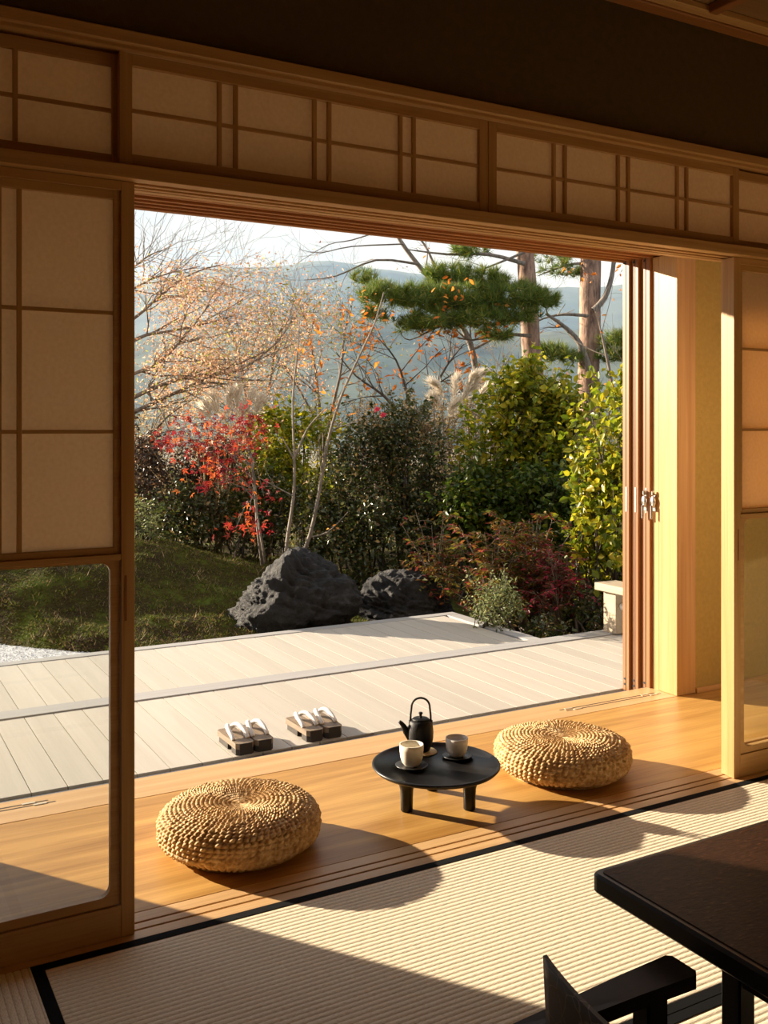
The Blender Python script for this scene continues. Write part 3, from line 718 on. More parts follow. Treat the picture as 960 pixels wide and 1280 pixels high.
for (x, y, rz, lab) in ((1.131, 2.955, 0.3, 'round woven straw floor cushion nearer the glass paned screen, in front of the sandals'),
                   (2.471, 2.963, 1.9, 'round woven straw floor cushion between the black tray table and the wooden post')):
    r = thing('floor_cushion', lab, 'cushion', (x, y, 0.0), rz, group='woven straw cushions')
    link('woven_cover', cm, r)
    mb = MB(); pts = [(.255*math.cos(a), .255*math.sin(a), .052+.004*math.sin(a*7)) for a in np.linspace(2.6, 3.7, 14)]
    mb.tube(pts, .0075, 7).build('closing_braid', 'straw', r)
    MB().lathe([(.0, .0008), (.20, .0008), (.215, .006), (0, .010)], 40).build('underside', 'straw', r)

# ================================================================== ROUND TABLE WITH TEA THINGS
TX, TY, TZ = 1.868, 2.934, .142
tb = thing('tray_table', 'low round black tray table on three legs between the cushions', 'table', (TX, TY, 0))
R = .230
MB().lathe([(0, TZ-.026), (.12, TZ-.026), (.19, TZ-.022), (R-.008, TZ-.012), (R, TZ-.003), (R-.001, TZ+.001), (R-.006, TZ+.003), (R-.011, TZ+.001), (R-.017, TZ-.0085), (0, TZ-.009)], 72).build('tray_top', 'black_lacquer', tb)
ax = math.atan2(.199*0+.096*0+.9, .434)   # direction of the rear leg
for k in range(3):
    a = ax+k*2*PI/3; cx, cy = math.cos(a)*.128, math.sin(a)*.128
    mb = MB(); prof = [(.019, 0.0), (.0215, .004), (.0220, .05), (.0235, .075), (.029, .095), (.040, .108), (.056, TZ-.026)]
    n = 16; o = 0
    mb.v = []; 
    for rr, z in prof:
        out_ = .012*(1-z/.11) if z < .11 else 0
        for q in range(n):
            t_ = 2*PI*q/n; mb.v.append((cx+rr*math.cos(t_), cy+rr*math.sin(t_), z))
    for i in range(len(prof)-1):
        for q in range(n):
            q2 = (q+1) % n; mb.f.append((i*n+q, i*n+q2, (i+1)*n+q2, (i+1)*n+q)); mb.smooth.append(True)
    mb.f.append(tuple(reversed(range(n)))); mb.smooth.append(False)
    mb.f.append(tuple((len(prof)-1)*n+q for q in range(n))); mb.smooth.append(False)
    mb.build('leg', 'black_lacquer', tb)
TS = TZ-.0085
def cup(label, cat_xy, rtop, h, mat, group):
    r = thing('tea_cup', label, 'cup', (cat_xy.x, cat_xy.y, TS+.0085), group=group)
    w = .0035
    MB().lathe([(0, .0), (rtop*.55, 0), (rtop*.62, .003), (rtop*.80, h*.16), (rtop*.93, h*.40), (rtop, h*.75), (rtop*.995, h), (rtop*.995-w, h), (rtop-w-.001, h*.75), (rtop*.9-w, h*.4), (rtop*.72-w, h*.16), (0, h*.10)], 40).build('cup_body', mat, r)
    return r
def saucer(label, xy, rad, group):
    r = thing('saucer', label, 'saucer', (xy.x, xy.y, TS), group=group)
    MB().lathe([(0, .0006), (rad*.55, .0006), (rad*.62, .003), (rad*.95, .009), (rad, .0115), (rad*.97, .0125), (rad*.6, .008), (rad*.5, .0075), (0, .0075)], 40).build('saucer_body', 'black_plate', r)
c1 = at(514.5, 957.5, TS+.006); c2 = at(571, 945.5, TS+.006)
saucer('black saucer under the cream cup', c1, .058, 'black saucers on the tray table')
saucer('black saucer under the grey cup', c2, .055, 'black saucers on the tray table')
cup('cream teacup in front of the black teapot', c1, .0430, .076, 'glaze_cream', 'teacups on the tray table')
cup('grey teacup beside the black teapot, away from the cream one', c2, .0415, .067, 'glaze_grey', 'teacups on the tray table')
tp_ = at(524, 937, TS); cs = at(532, 941, TS)
ct = thing('pot_mat', 'small round straw pot mat under the black teapot', 'pot mat', (cs.x-.005, cs.y+.01, TS))
MB().lathe([(0, .0008), (.05, .0008), (.053, .003), (.05, .006), (0, .006)], 36).build('mat_disc', 'straw_mat', ct)
tp = thing('teapot', 'slim black iron teapot with a tall arched handle', 'teapot', (cs.x-.013, cs.y+.014, TS+.0066), rz=0)
pr_ = [(0, 0), (.028, 0), (.034, .004), (.043, .025), (.0475, .052), (.048, .072), (.046, .092), (.041, .108), (.036, .114), (0, .114)]
MB().lathe(pr_, 40).build('pot_body', 'cast_iron', tp)
ld = MB().lathe([(.031, .1142), (.033, .117), (.028, .121), (.008, .123), (0, .123)], 30).build('lid', 'cast_iron', tp)
MB().lathe([(.006, .1225), (.005, .126), (.005, .134), (.008, .137), (.008, .1415), (.005, .1435), (0, .1435)], 20).build('lid_knob', 'cast_iron', ld)
rx, ry = RT      # handle and spout lie across the view, spout towards the screens' side
sp = [(-.036, .050, .017), (-.054, .072, .013), (-.064, .092, .0095), (-.074, .104, .0075), (-.080, .108, .0065)]
MB().tube([(rx*a, ry*a, z) for a, z, r in sp], [r for a, z, r in sp], 12).build('spout', 'cast_iron', tp)
hp = []
for k in range(21):
    a = PI*k/20; hp.append((-.034*math.cos(a), .160+.036*math.sin(a)**.9))
hp = [(-.038, .108), (-.037, .135)]+hp+[(.037, .135), (.038, .108)]
MB().tube([(rx*a, ry*a, z) for a, z in hp], .0038, 8).build('handle', 'cast_iron', tp)
for sgn in (-1, 1): MB().tube([(rx*.039*sgn, ry*.039*sgn, .098), (rx*.039*sgn, ry*.039*sgn, .113)], .006, 8).build('handle_lug', 'cast_iron', tp)

# ================================================================== SANDALS
def geta_proto():
    r = thing('wooden_sandal', 'x', 'sandal')
    L, W = .235, .083; ch = .013
    out = [(-W/2+ch, 0), (W/2-ch, 0), (W/2, ch), (W/2, L-ch*.8), (W/2-ch, L), (-W/2+ch, L), (-W/2, L-ch*.8), (-W/2, ch)]
    MB().prism(out, .026, .050).build('sole', 'getawood', r, fixn=True)
    heel = [(-W/2+ch, 0.001), (W/2-ch, 0.001), (W/2-.001, ch), (W/2-.001, .060), (-W/2+.001, .060), (-W/2+.001, ch)]
    MB().prism(heel, 0.001, .0258).build('heel_block', 'tooth_dark', r, fixn=True)
    MB().prism([(-W/2+.001, .105), (W/2-.001, .105), (W/2-.004, .215), (-W/2+.004, .215)], 0.001, .0258).build('toe_block', 'tooth_dark', r, fixn=True)
    MB().prism([(-W/2+ch+.0005, -.003), (W/2-ch-.0005, -.003), (W/2-ch, .0008), (-W/2+ch, .0008)], .001, .0495).build('heel_shade_face', 'tooth_dark', r, fixn=True)  # dark sheet added over the heel end, its shade painted as colour
    for s in (-1, 1):
        pts = [(0, .182, .050), (s*.006, .182, .066), (s*.016, .170, .080), (s*.027, .142, .084), (s*.032, .105, .074), (s*.0325, .070, .060), (s*.0325, .058, .050)]
        # smooth it
        sm = []
        for i in range(len(pts)-1):
            for k in range(4):
                tt = k/4; p0 = Vector(pts[max(i-1, 0)]); p1_ = Vector(pts[i]); p2_ = Vector(pts[i+1]); p3 = Vector(pts[min(i+2, len(pts)-1)])
                sm.append(.5*((2*p1_)+(-p0+p2_)*tt+(2*p0-5*p1_+4*p2_-p3)*tt*tt+(-p0+3*p1_-3*p2_+p3)*tt**3))
        sm.append(Vector(pts[-1]))
        MB().tube(sm, [.0082+.0020*math.sin(PI*k/len(sm)) for k in range(len(sm))], 10).build('strap', 'strap_white', r)
    MB().tube([(0, .180, .049), (0, .178, .062)], .004, 8).build('toe_cord', 'strap_white', r)
    return r
g0 = geta_proto()
a1, b1 = at(296, 947, ZD), at(347.5, 939.5, ZD); a2, b2 = at(386.5, 931, ZD), at(434, 923, ZD)
yh = 3.858
spots = [(a1.x+.046, 'wooden sandal with white straps, outer one of the pair nearer the glass paned screen'),
         (b1.x-.045, 'wooden sandal with white straps, inner one of the pair nearer the glass paned screen'),
         (a2.x+.046, 'wooden sandal with white straps, in the pair nearer the teapot, teapot-far side'),
         (b2.x-.045, 'wooden sandal with white straps, in the pair nearer the teapot, teapot side')]
for i, (x, lab) in enumerate(spots):
    o = g0 if i == 0 else copy_tree(g0)
    o.location = (x, yh+.004*(i % 2)+(.012 if i > 1 else 0), ZD); o.rotation_euler = (0, 0, (0.02, -0.03, 0.03, -0.02)[i])
    tag(o, lab, 'sandal', 'wooden sandals on the deck')

# ================================================================== DARK TABLE AND CHAIR
ZT = .41
ta = at(737, 1088, ZT)
bt = thing('dining_table', 'large low dark lacquered table with a brown top beside the chair', 'table', (ta.x, ta.y, 0))
LX, LY = 1.75, .98; th = .043
def rrect(x0, x1, y0, y1, r, n=6):
    p = []
    for cx, cy, a0 in ((x1-r, y1-r, 0), (x0+r, y1-r, PI/2), (x0+r, y0+r, PI), (x1-r, y0+r, 1.5*PI)):
        for k in range(n+1): a = a0+k*PI/2/n; p.append((cx+r*math.cos(a), cy+r*math.sin(a)))
    return p
def slab(x0, x1, y0, y1, z0, z1, r, ch):
    o1 = rrect(x0, x1, y0, y1, r); o2 = rrect(x0+ch, x1-ch, y0+ch, y1-ch, max(r-ch, .002)); n = len(o1); mb = MB()
    vs = [(*p, z0) for p in o2]+[(*p, z0+ch) for p in o1]+[(*p, z1-ch) for p in o1]+[(*p, z1) for p in o2]
    fs = [tuple(reversed(range(n))), tuple(range(3*n, 4*n))]
    for l in range(3):
        for k in range(n): j = (k+1) % n; fs.append((l*n+k, l*n+j, (l+1)*n+j, (l+1)*n+k))
    return mb.add(vs, fs)
slab(0, LX, -LY, 0, ZT-th, ZT-.0005, .022, .006).build('table_rim', 'black_lacquer', bt)
slab(.016, LX-.016, -LY+.016, -.016, ZT-.012, ZT+.0015, .012, .001).build('table_top', 'table_lacquer', bt)
for lx in (.055, LX-.055-.042):
    for ly in (-.345, -LY+.30):
        B('leg', 'blackwood_z', bt, lx, lx+.042, ly, ly+.044, 0.0015, ZT-th-.0005, .003)
    B('apron', 'blackwood_y', bt, lx+.006, lx+.036, -LY+.345, -.3455, ZT-th-.05, ZT-th-.001, .002)

chx, chy = 1.032, 1.0
chr_ = thing('low_chair', 'low dark armchair with crackled leather back at the table end', 'chair', (chx, chy, 0))
hw = .265
# back shell: curved, leaning back, upholstered
mb = MB(); nu, nv = 24, 10; fr_, bk_ = [], []
for j in range(nv+1):
    z = .17+(.47-.17)*j/nv
    for i in range(nu+1):
        a = -1+2*i/nu; y = a*hw
        curve = .035*(1-a*a); lean = -.018*(z-.17)/.3
        x = lean-curve
        zz = z+(.006*abs(a)**3 if j == nv else 0)
        tk_ = .004+.014*(1-abs(a)**3)*(1-(j/nv)**4); fr_.append((x+.004+tk_, y, zz)); bk_.append((x+.004-tk_, y, zz))
n1 = (nu+1)*(nv+1); mb.v = fr_+bk_; idx = lambda i, j, s: s*n1+j*(nu+1)+i
for j in range(nv):
    for i in range(nu):
        mb.f.append((idx(i,j,0), idx(i+1,j,0), idx(i+1,j+1,0), idx(i,j+1,0))); mb.smooth.append(True)
        mb.f.append((idx(i,j,1), idx(i,j+1,1), idx(i+1,j+1,1), idx(i+1,j,1))); mb.smooth.append(True)
for j in range(nv):
    mb.f.append((idx(0,j,0), idx(0,j+1,0), idx(0,j+1,1), idx(0,j,1))); mb.smooth.append(False)
    mb.f.append((idx(nu,j,0), idx(nu,j,1), idx(nu,j+1,1), idx(nu,j+1,0))); mb.smooth.append(False)
for i in range(nu):
    mb.f.append((idx(i,nv,0), idx(i+1,nv,0), idx(i+1,nv,1), idx(i,nv,1))); mb.smooth.append(False)
    mb.f.append((idx(i,0,0), idx(i,0,1), idx(i+1,0,1), idx(i+1,0,0))); mb.smooth.append(False)
bo = mb.build('backrest', 'crackle_leather', chr_, fixn=True)
slab(.0, .43, -hw+.01, hw-.01, .17, .225, .04, .015).build('seat', 'crackle_leather', chr_)
B('seat_frame', 'blackwood_y', chr_, .0, .42, -hw+.015, hw-.015, .13, .1695, .004)
for s in (-1, 1):
    yc = s*(hw+.038)
    # arm: curved plank, flaring slightly at the front
    pl_ = [(-.06, -.028), (.06, -.028), (.20, -.034), (.335, -.040), (.345, -.030), (.345, .028), (.335, .036), (.20, .030), (.06, .024), (-.06, .022)]
    mb = MB(); n = len(pl_); zt_ = lambda x: .335+.012*math.sin(max(0, min(1, (x+.06)/.4))*PI/2)
    mb.add([(x, yc+y, zt_(x)-.026) for x, y in pl_]+[(x, yc+y, zt_(x)) for x, y in pl_],
           [tuple(reversed(range(n))), tuple(range(n, 2*n))]+[(k, (k+1) % n, n+(k+1) % n, n+k) for k in range(n)])
    mb.build('armrest', 'blackwood_x', chr_, fixn=True)
    B('leg', 'blackwood_z', chr_, .235, .285, yc-.022, yc+.022, 0.0015, .318, .004)
    B('leg', 'blackwood_z', chr_, -.05, -.005, yc-.020, yc+.020, 0.0015, .309, .004)
    B('side_rail', 'blackwood_x', chr_, -.0045, .2345, yc-.014, yc+.014, .125, .165, .003)
B('back_rail', 'blackwood_y', chr_, -.048, -.010, -hw-.017, hw+.017, .13, .1295+.04, .003)

# ================================================================== GARDEN GROUND
def ss(a, b, x): t_ = np.clip((x-a)/(b-a), 0, 1); return t_*t_*(3-2*t_)
def ground_h(x, y):
    x = np.asarray(x, float); y = np.asarray(y, float)
    g = .62*np.exp(-((x-1.5)/2.0)**2-(np.where(y < 8.5, (y-8.5)/1.55, (y-8.5)/3.2))**2)
    h = -.17+g
    s = ((x-1.0)*.81+(y-6.75)*.587)            # distance past the gravel's edge
    h = -.20+(h+.20)*ss(-.10, .30, s)
    h = h - .035*np.maximum(0, y-11)            # falls away to the valley
    return h
def gh(x, y): return float(ground_h(x, y))
gx = np.r_[np.linspace(-60, -4, 15)[:-1], np.linspace(-4, 9, 150), np.linspace(9, 80, 18)[1:]]
gy = np.r_[np.linspace(4.9, 12, 90), np.linspace(12, 90, 30)[1:]]
GX, GY = np.meshgrid(gx, gy); GZ = ground_h(GX, GY)
bump = np.array([noise.noise(Vector((a*2.2, b*2.2, 0)))*.05+noise.noise(Vector((a*7, b*7, 3)))*.022 for a, b in zip(GX.ravel(), GY.ravel())]).reshape(GX.shape)
mk = ss(-.05, .3, (GX-1.0)*.81+(GY-6.75)*.587)
GZ = GZ+bump*mk*np.clip((GY-5.9)/.6, 0.2, 1)
V = np.stack([GX, GY, GZ], -1).reshape(-1, 3); a, b_ = GX.shape
i, j = np.meshgrid(np.arange(a-1), np.arange(b_-1), indexing='ij')
Fq = np.stack([i*b_+j, i*b_+j+1, (i+1)*b_+j+1, (i+1)*b_+j], -1).reshape(-1, 4)
gr = tag(link('ground', arr_mesh('ground', V, Fq, 'moss', True)), 'mossy garden ground rising in a mound behind the deck', 'ground', kind=S)
# white gravel strip
gv = thing('gravel_bed', 'white gravel strip between deck edge and moss mound', 'gravel', kind=S)
B('gravel_base', 'gravel', gv, -4, 2.1, Y_E+.005, 8.0, -.16, -.115, 0)
npb = 16000
px_ = rng.uniform(-1.4, 1.9, npb); py_ = rng.uniform(Y_E+.01, 7.2, npb)
ok = ground_h(px_, py_) < -.10; px_, py_ = px_[ok], py_[ok]; npb = len(px_)
oc = np.array([(1,0,0),(-1,0,0),(0,1,0),(0,-1,0),(0,0,1),(0,0,-1)], float); of = np.array([(0,2,4),(2,1,4),(1,3,4),(3,0,4),(2,0,5),(1,2,5),(3,1,5),(0,3,5)])
sz = rng.uniform(.0025, .0055, (npb, 1, 1)); jit = rng.uniform(.7, 1.2, (npb, 6, 1))
V = oc[None]*sz*jit*np.array([1, 1, .7])+np.stack([px_, py_, np.full(npb, -.112)], 1)[:, None]
tag(link('pebbles', arr_mesh('pebbles', V.reshape(-1, 3), (of[None]+6*np.arange(npb)[:, None, None]).reshape(-1, 3), 'gravel'), gv), kind='stuff')
# moss blades and dry needles
def blades(n, x0, x1, y0, y1, hmin, hmax, w, mat, name, lean=0.8, parent=None, cond=None):
    x = rng.uniform(x0, x1, n); y = rng.uniform(y0, y1, n); z = ground_h(x, y)
    ok = z > -.13
    x, y, z = x[ok], y[ok], z[ok]; n = len(x)
    bz = np.array([noise.noise(Vector((a*2.2, b*2.2, 0)))*.05+noise.noise(Vector((a*7, b*7, 3)))*.022 for a, b in zip(x, y)])
    z = z+bz*np.clip((y-5.9)/.6, .2, 1)-.004
    h = rng.uniform(hmin, hmax, n); th_ = rng.uniform(0, 2*PI, n); ln = rng.uniform(lean*.6, lean, n)
    d = np.stack([np.cos(th_)*ln, np.sin(th_)*ln, np.sqrt(1-np.minimum(ln, .98)**2)], 1)*h[:, None]
    sd = np.stack([-np.sin(th_), np.cos(th_), np.zeros(n)], 1)*w
    b0 = np.stack([x, y, z], 1)
    V = np.stack([b0-sd, b0+sd, b0+d], 1).reshape(-1, 3)
    return tag(link(name, arr_mesh(name, V, np.arange(3*n).reshape(-1, 3), mat), parent), kind='stuff')
blades(70000, .9, 4.6, 6.06, 9.4, .010, .036, .004, 'moss_blade', 'moss_tufts', .95, gr)
blades(1500, .9, 4.6, 6.06, 9.2, .04, .10, .0018, 'leaf_tan', 'dry_needles', .99, gr)

# boulders
def boulder(name, label, loc, half, seed, shape):
    bm = bmesh.new(); bmesh.ops.create_icosphere(bm, subdivisions=6, radius=1.0)
    rr = random.Random(seed); planes = []
    for k in range(34):
        n_ = Vector((rr.gauss(0, 1), rr.gauss(0, 1), rr.gauss(0, .8))).normalized(); planes.append((n_, rr.uniform(.78, 1.02)))
    o = Vector((seed, seed*1.7, 0))
    for v_ in bm.verts:
        p = v_.co.normalized(); R_ = 1.05
        w_ = p+Vector((noise.noise(p*3+o), noise.noise(p*3+o*2), noise.noise(p*3+o*3)))*.12
        for n_, h_ in planes:
            c_ = w_.dot(n_)
            if c_ > .05: R_ = min(R_, h_/c_)
        st_ = Vector((p.x*1.2, p.y*1.2, p.z*5+p.x*1.6))
        R_ += noise.noise(p*1.5+o)*.10-abs(noise.noise(st_*1.6+o))*.16-abs(noise.noise(p*5+o*3))*.10+noise.noise(p*9+o)*.045+noise.noise(p*19+o)*.030+noise.noise(p*38+o)*.016+.07
        q = p*R_; q.x *= half[0]; q.y *= half[1]; q.z *= half[2]
        v_.co = shape(p, q)
    me = bpy.data.meshes.new(name); bm.to_mesh(me); bm.free(); me.materials.append(M['rock'])
    for p in me.polygons: p.use_smooth = True
    o = link(name, me); o.location = loc
    return tag(o, label, 'boulder', 'garden boulders behind the deck')
def sh1(p, q):
    # low nose towards -x (rotated to face the viewer), steep shoulder on the other side
    if p.z > 0: q.z *= .66+.40*max(0, min(1, (p.x+.95)/.9))
    return q
b1_ = dp(368, 752, 7.02)
o = boulder('boulder', 'big dark craggy boulder in front of the slim trunks', (b1_.x, b1_.y+.05, -.02), (.46, .36, .43), 3.1, sh1); o.rotation_euler = (0, 0, -YAW)
b2_ = dp(506, 753, 7.62)
o = boulder('boulder', 'smaller dark boulder beside the reddish shrub, partly hidden', (b2_.x, b2_.y, -.10), (.38, .30, .29), 8.4, lambda p, q: q); o.rotation_euler = (0, 0, -YAW)

# ================================================================== PLANTS
LEAF = np.array([(0, 0, 0), (.36, -.5, .10), (.72, -.38, .10), (1, 0, -.06), (.72, .38, .10), (.36, .5, .10)], float)
LEAF_F = np.array([(0, 1, 2), (0, 2, 3), (0, 3, 4), (0, 4, 5)])
LEAF4 = np.array([(0, 0, 0), (.5, -.5, .12), (1, 0, -.05), (.5, .5, .12)], float); LEAF4_F = np.array([(0, 1, 2), (0, 2, 3)])
mv = [(0, 0, 0)]
for k, (ang, ln) in enumerate(((-115, .45), (-62, .80), (0, 1.0), (62, .80), (115, .45))):
    a = math.radians(ang); d_ = (math.cos(a), math.sin(a)); s_ = (-d_[1]*.13, d_[0]*.13)
    mv += [(.05+d_[0]*ln*.4-s_[0], d_[1]*ln*.4-s_[1], .03), (.05+d_[0]*ln, d_[1]*ln, -.12*ln), (.05+d_[0]*ln*.4+s_[0], d_[1]*ln*.4+s_[1], .03)]
MAPLE = np.array(mv); MAPLE_F = np.array([q for k in range(5) for q in ((0, 1+3*k, 2+3*k), (0, 2+3*k, 3+3*k))])
def leaf_frames(n, face=None, droop=0.25, spread=1.0):
    """random orientation: direction d and normal m"""
    d = rng.normal(size=(n, 3)); d[:, 2] = d[:, 2]*.6-droop; d /= np.linalg.norm(d, axis=1)[:, None]
    m = rng.normal(size=(n, 3))*spread+np.array([0, 0, 1.1]); 
    if face is not None: m = m+face
    m -= (m*d).sum(1)[:, None]*d; m /= np.linalg.norm(m, axis=1)[:, None]
    return d, m
def leaf_mesh(name, P, size, mat, shape='leaf', width=.55, droop=.25, jitter=.35, face=None, frames=None):
    Lf, Ff = {'leaf': (LEAF, LEAF_F), 'small': (LEAF4, LEAF4_F), 'maple': (MAPLE, MAPLE_F)}[shape]
    n = len(P); d, m = frames if frames is not None else leaf_frames(n, face, droop)
    s = np.cross(m, d); L = size*(1+rng.uniform(-jitter, jitter, n))
    w = L*(width if shape != 'maple' else 1.0)
    V = P[:, None]+Lf[None, :, 0:1]*(d*L[:, None])[:, None]+Lf[None, :, 1:2]*(s*w[:, None])[:, None]+Lf[None, :, 2:3]*(m*(w*(1.0 if shape == 'maple' else 1.8))[:, None])[:, None]
    k = len(Lf)
    return arr_mesh(name, V.reshape(-1, 3), (Ff[None]+k*np.arange(n)[:, None, None]).reshape(-1, 3), mat)

def branch(mb, p, d, length, r, depth, tips, nseg=5, bend=.25, lift=.05, kids=(2, 4), ang=.6, shrink=.62, minr=.0015, sides=5):
    pts = [p.copy()]; rad = [r]; q = p.copy(); dd = d.normalized()
    for k in range(nseg):
        dd = (dd+Vector((random.gauss(0, bend), random.gauss(0, bend), random.gauss(0, bend)+lift))*(.5)).normalized()
        q = q+dd*(length/nseg); pts.append(q.copy()); rad.append(max(minr, r*(1-.55*(k+1)/nseg)))
    mb.tube(pts, rad, sides if r > .012 else 4 if r > .005 else 3, caps=False)
    if depth == 0:
        tips.extend(pts[1:]); return
    if depth == 1: tips.extend(pts[3:])
    for k in range(random.randint(*kids)):
        i = random.randint(max(1, nseg//3), nseg)
        base = pts[i]; ax_ = (pts[i]-pts[i-1]).normalized()
        rv = Vector((random.gauss(0, 1), random.gauss(0, 1), random.gauss(0, .7))); rv = (rv-rv.dot(ax_)*ax_).normalized()
        nd = (ax_*math.cos(ang*random.uniform(.5, 1.3))+rv*math.sin(ang*random.uniform(.5, 1.3))).normalized()
        branch(mb, base, nd, length*shrink*random.uniform(.7, 1.2), max(minr, rad[i]*.6), depth-1, tips, nseg, bend, lift, kids, ang, shrink, minr, sides)

def tips_leaves(tips, per, spread):
    T = np.array([tuple(t_) for t_ in tips]); P = np.repeat(T, per, 0); return P+rng.normal(size=P.shape)*spread

def shrub(name, label, cat, base, blobs, nleaf, size, mat, stem_mat='bark_dark', shape='leaf', width=.55, group=None, droop=.35, stems=5, shell=.75, gap=.0, shoot=.6, slen=.32, up=.9, per=24):
    """base: world foot; blobs: list of (centre, radii) in world. Leaves sit along many shoots and in loose clumps between them."""
    r = thing(name, label, cat, base, group=group)
    b = Vector(base); mb = MB(); tot = sum(rad[0]*rad[2] for c_, rad in blobs); P = []
    off = Vector((random.uniform(0, 50), random.uniform(0, 50), 0))
    for c_, rad in blobs:
        k = int(nleaf*rad[0]*rad[2]/tot); cv = Vector(c_)
        kf = int(k*(1-shoot)*1.8)
        q = rng.normal(size=(kf, 3)); q /= np.linalg.norm(q, axis=1)[:, None]
        q *= shell+(1-shell)*rng.uniform(-1.4, 1, (kf, 1))
        p = np.array(c_)[None]+q*np.array(rad)[None]
        p = p[[noise.noise(Vector(x)*3.2+off)+.5*noise.noise(Vector(x)*8+off) > gap for x in p]]
        P.append(p)
        for s_ in range(int(k*shoot/per)):
            q = Vector((random.gauss(0, 1), random.gauss(0, 1), random.gauss(0.15, 1))).normalized()*random.uniform(.45, 1.12)
            e = cv+Vector((q.x*rad[0], q.y*rad[1], q.z*rad[2]))
            if noise.noise(e*2.6+off) < -.22: continue
            d = Vector((q.x*.6+random.gauss(0, .3), q.y*.6+random.gauss(0, .3), up+random.gauss(0, .3))).normalized(); l = slen*random.uniform(.6, 1.4)
            a = e-d*l*.6; e2 = e+d*l*.4+Vector((random.gauss(0, .03), random.gauss(0, .03), 0)); m_ = a.lerp(e2, .5)+Vector((random.gauss(0, .02), random.gauss(0, .02), .01))
            mb.tube([a, m_, e2], [.004, .003, .0015], 3, caps=False)
            t_ = rng.uniform(0, 1, per)[:, None]
            A, Mm, E2 = np.array(a), np.array(m_), np.array(e2)
            P.append(A*(1-t_)**2+Mm*2*t_*(1-t_)+E2*t_*t_+rng.normal(size=(per, 3))*size*.28)
        for s_ in range(stems):
            e = cv+Vector((random.gauss(0, .4)*rad[0], random.gauss(0, .4)*rad[1], random.uniform(-.2, .8)*rad[2]))
            st = b.lerp(Vector((c_[0], c_[1], b.z)), .75)+Vector((random.gauss(0, .10), random.gauss(0, .08), 0)); st.z = gh(st.x, st.y)-.02
            mid = st.lerp(e, .5)+Vector((random.gauss(0, .05), random.gauss(0, .05), .06))
            mb.tube([st, st.lerp(mid, .5)+Vector((0, 0, .03)), mid, mid.lerp(e, .5), e], [.011, .010, .008, .006, .003], 5, caps=False)
    P = np.concatenate(P); zmin = ground_h(P[:, 0], P[:, 1])+.02; P = P[P[:, 2] > zmin]
    mb.v = [tuple(Vector(v_)-b) for v_ in mb.v]
    mb.build('stems', stem_mat, r)
    tag(link('foliage', leaf_mesh('foliage', P-np.array(base)[None], size, mat, shape, width, droop), r), kind='stuff')
    return r
def foot(u, d, v=700):
    p = dp(u, v, d); return (p.x, p.y, gh(p.x, p.y)-.02)
def blob(u, v, d, ru, rv, rd=None):
    p = dp(u, v, d); s_ = d/F
    return (tuple(p), (ru*s_, (rd if rd else ru*.8)*s_, rv*s_))

# back layer of dry brush behind the hedge
brush = 'dry brush behind the hedge'
for u, d, top, mat_, lab in ((190, 11.8, 500, 'leaf_tan', 'pale dry brush behind the red maple'), (290, 12.0, 505, 'leaf_tan', 'tan brush behind the upright pampas plumes'), (380, 12.0, 478, 'leaf_olive', 'olive brush behind the slim trunks'),
                       (470, 11.8, 478, 'leaf_tan', 'tan dry brush behind the camellia hedge'), (585, 11.5, 490, 'leaf_tan', 'tan dry brush behind the arching pampas plumes'), (680, 11.6, 480, 'leaf_tan', 'tan dry brush below the slimmer pine trunk'), (770, 12.0, 500, 'leaf_olive', 'olive brush below the thicker pine trunk')):
    shrub('dry_brush', lab, 'shrub', foot(u, d), [blob(u, (top+690)/2, d, 62, (690-top)/2, 50)], 6000, .050, mat_, 'bark_twig', 'small', .30, brush, stems=10, shell=.6, shoot=.8, slen=.5)

shrub('dry_brush', 'pale dry seed heads over the top of the camellia hedge', 'shrub', foot(545, 9.6), [blob(535, 535, 9.6, 50, 45, 30)], 2600, .045, 'leaf_tan', 'bark_twig', 'small', .30, brush, stems=10, shell=.6, shoot=.8, slen=.4)
# dark evergreen behind the maple
shrub('evergreen_shrub', 'dark purplish evergreen shrub behind the red maple', 'shrub', foot(230, 9.6), [blob(200, 615, 9.6, 55, 58, 50), blob(280, 605, 9.7, 55, 62, 50), blob(170, 585, 9.9, 40, 55)], 9000, .040, 'leaf_purple', gap=-.1)
shrub('evergreen_shrub', 'dense dark green shrub rising from the moss behind the maple', 'shrub', foot(265, 9.25), [blob(235, 645, 9.3, 75, 42, 50), blob(330, 640, 9.3, 55, 52)], 7500, .040, 'leaf_dark', gap=-.15)
shrub('evergreen_shrub', 'dark green shrub on the mound hidden behind the paper screen', 'shrub', foot(95, 10.2), [blob(115, 630, 10.2, 60, 52, 50), blob(40, 640, 10.4, 60, 48, 50)], 5000, .042, 'leaf_dark', gap=-.15)
shrub('pale_shrub', 'pale green feathery shrub at the top of the moss mound', 'shrub', foot(168, 8.6), [blob(166, 655, 8.6, 32, 34)], 1500, .055, 'leaf_pale', shape='small', width=.2, shoot=.9, per=18, slen=.2)
shrub('yellowgreen_shrub', 'yellow green leafy shrub behind the slim trunks', 'shrub', foot(365, 9.9), [blob(345, 555, 9.9, 46, 62, 45), blob(398, 580, 9.8, 42, 85, 45), blob(330, 620, 9.6, 45, 60)], 5600, .058, 'leaf_yellowgreen', gap=.05)
shrub('camellia_hedge', 'big dark camellia hedge with two red flowers', 'shrub', foot(500, 9.0), [blob(455, 600, 9.0, 50, 92, 48), blob(520, 590, 9.1, 60, 85, 48), blob(480, 680, 8.7, 70, 62, 45), blob(560, 660, 8.9, 45, 70), blob(410, 660, 8.9, 45, 70), blob(500, 535, 9.2, 55, 38)], 21000, .038, 'leaf_dark', width=.6, gap=-.12)
cam_h = bpy.data.objects['camellia_hedge']
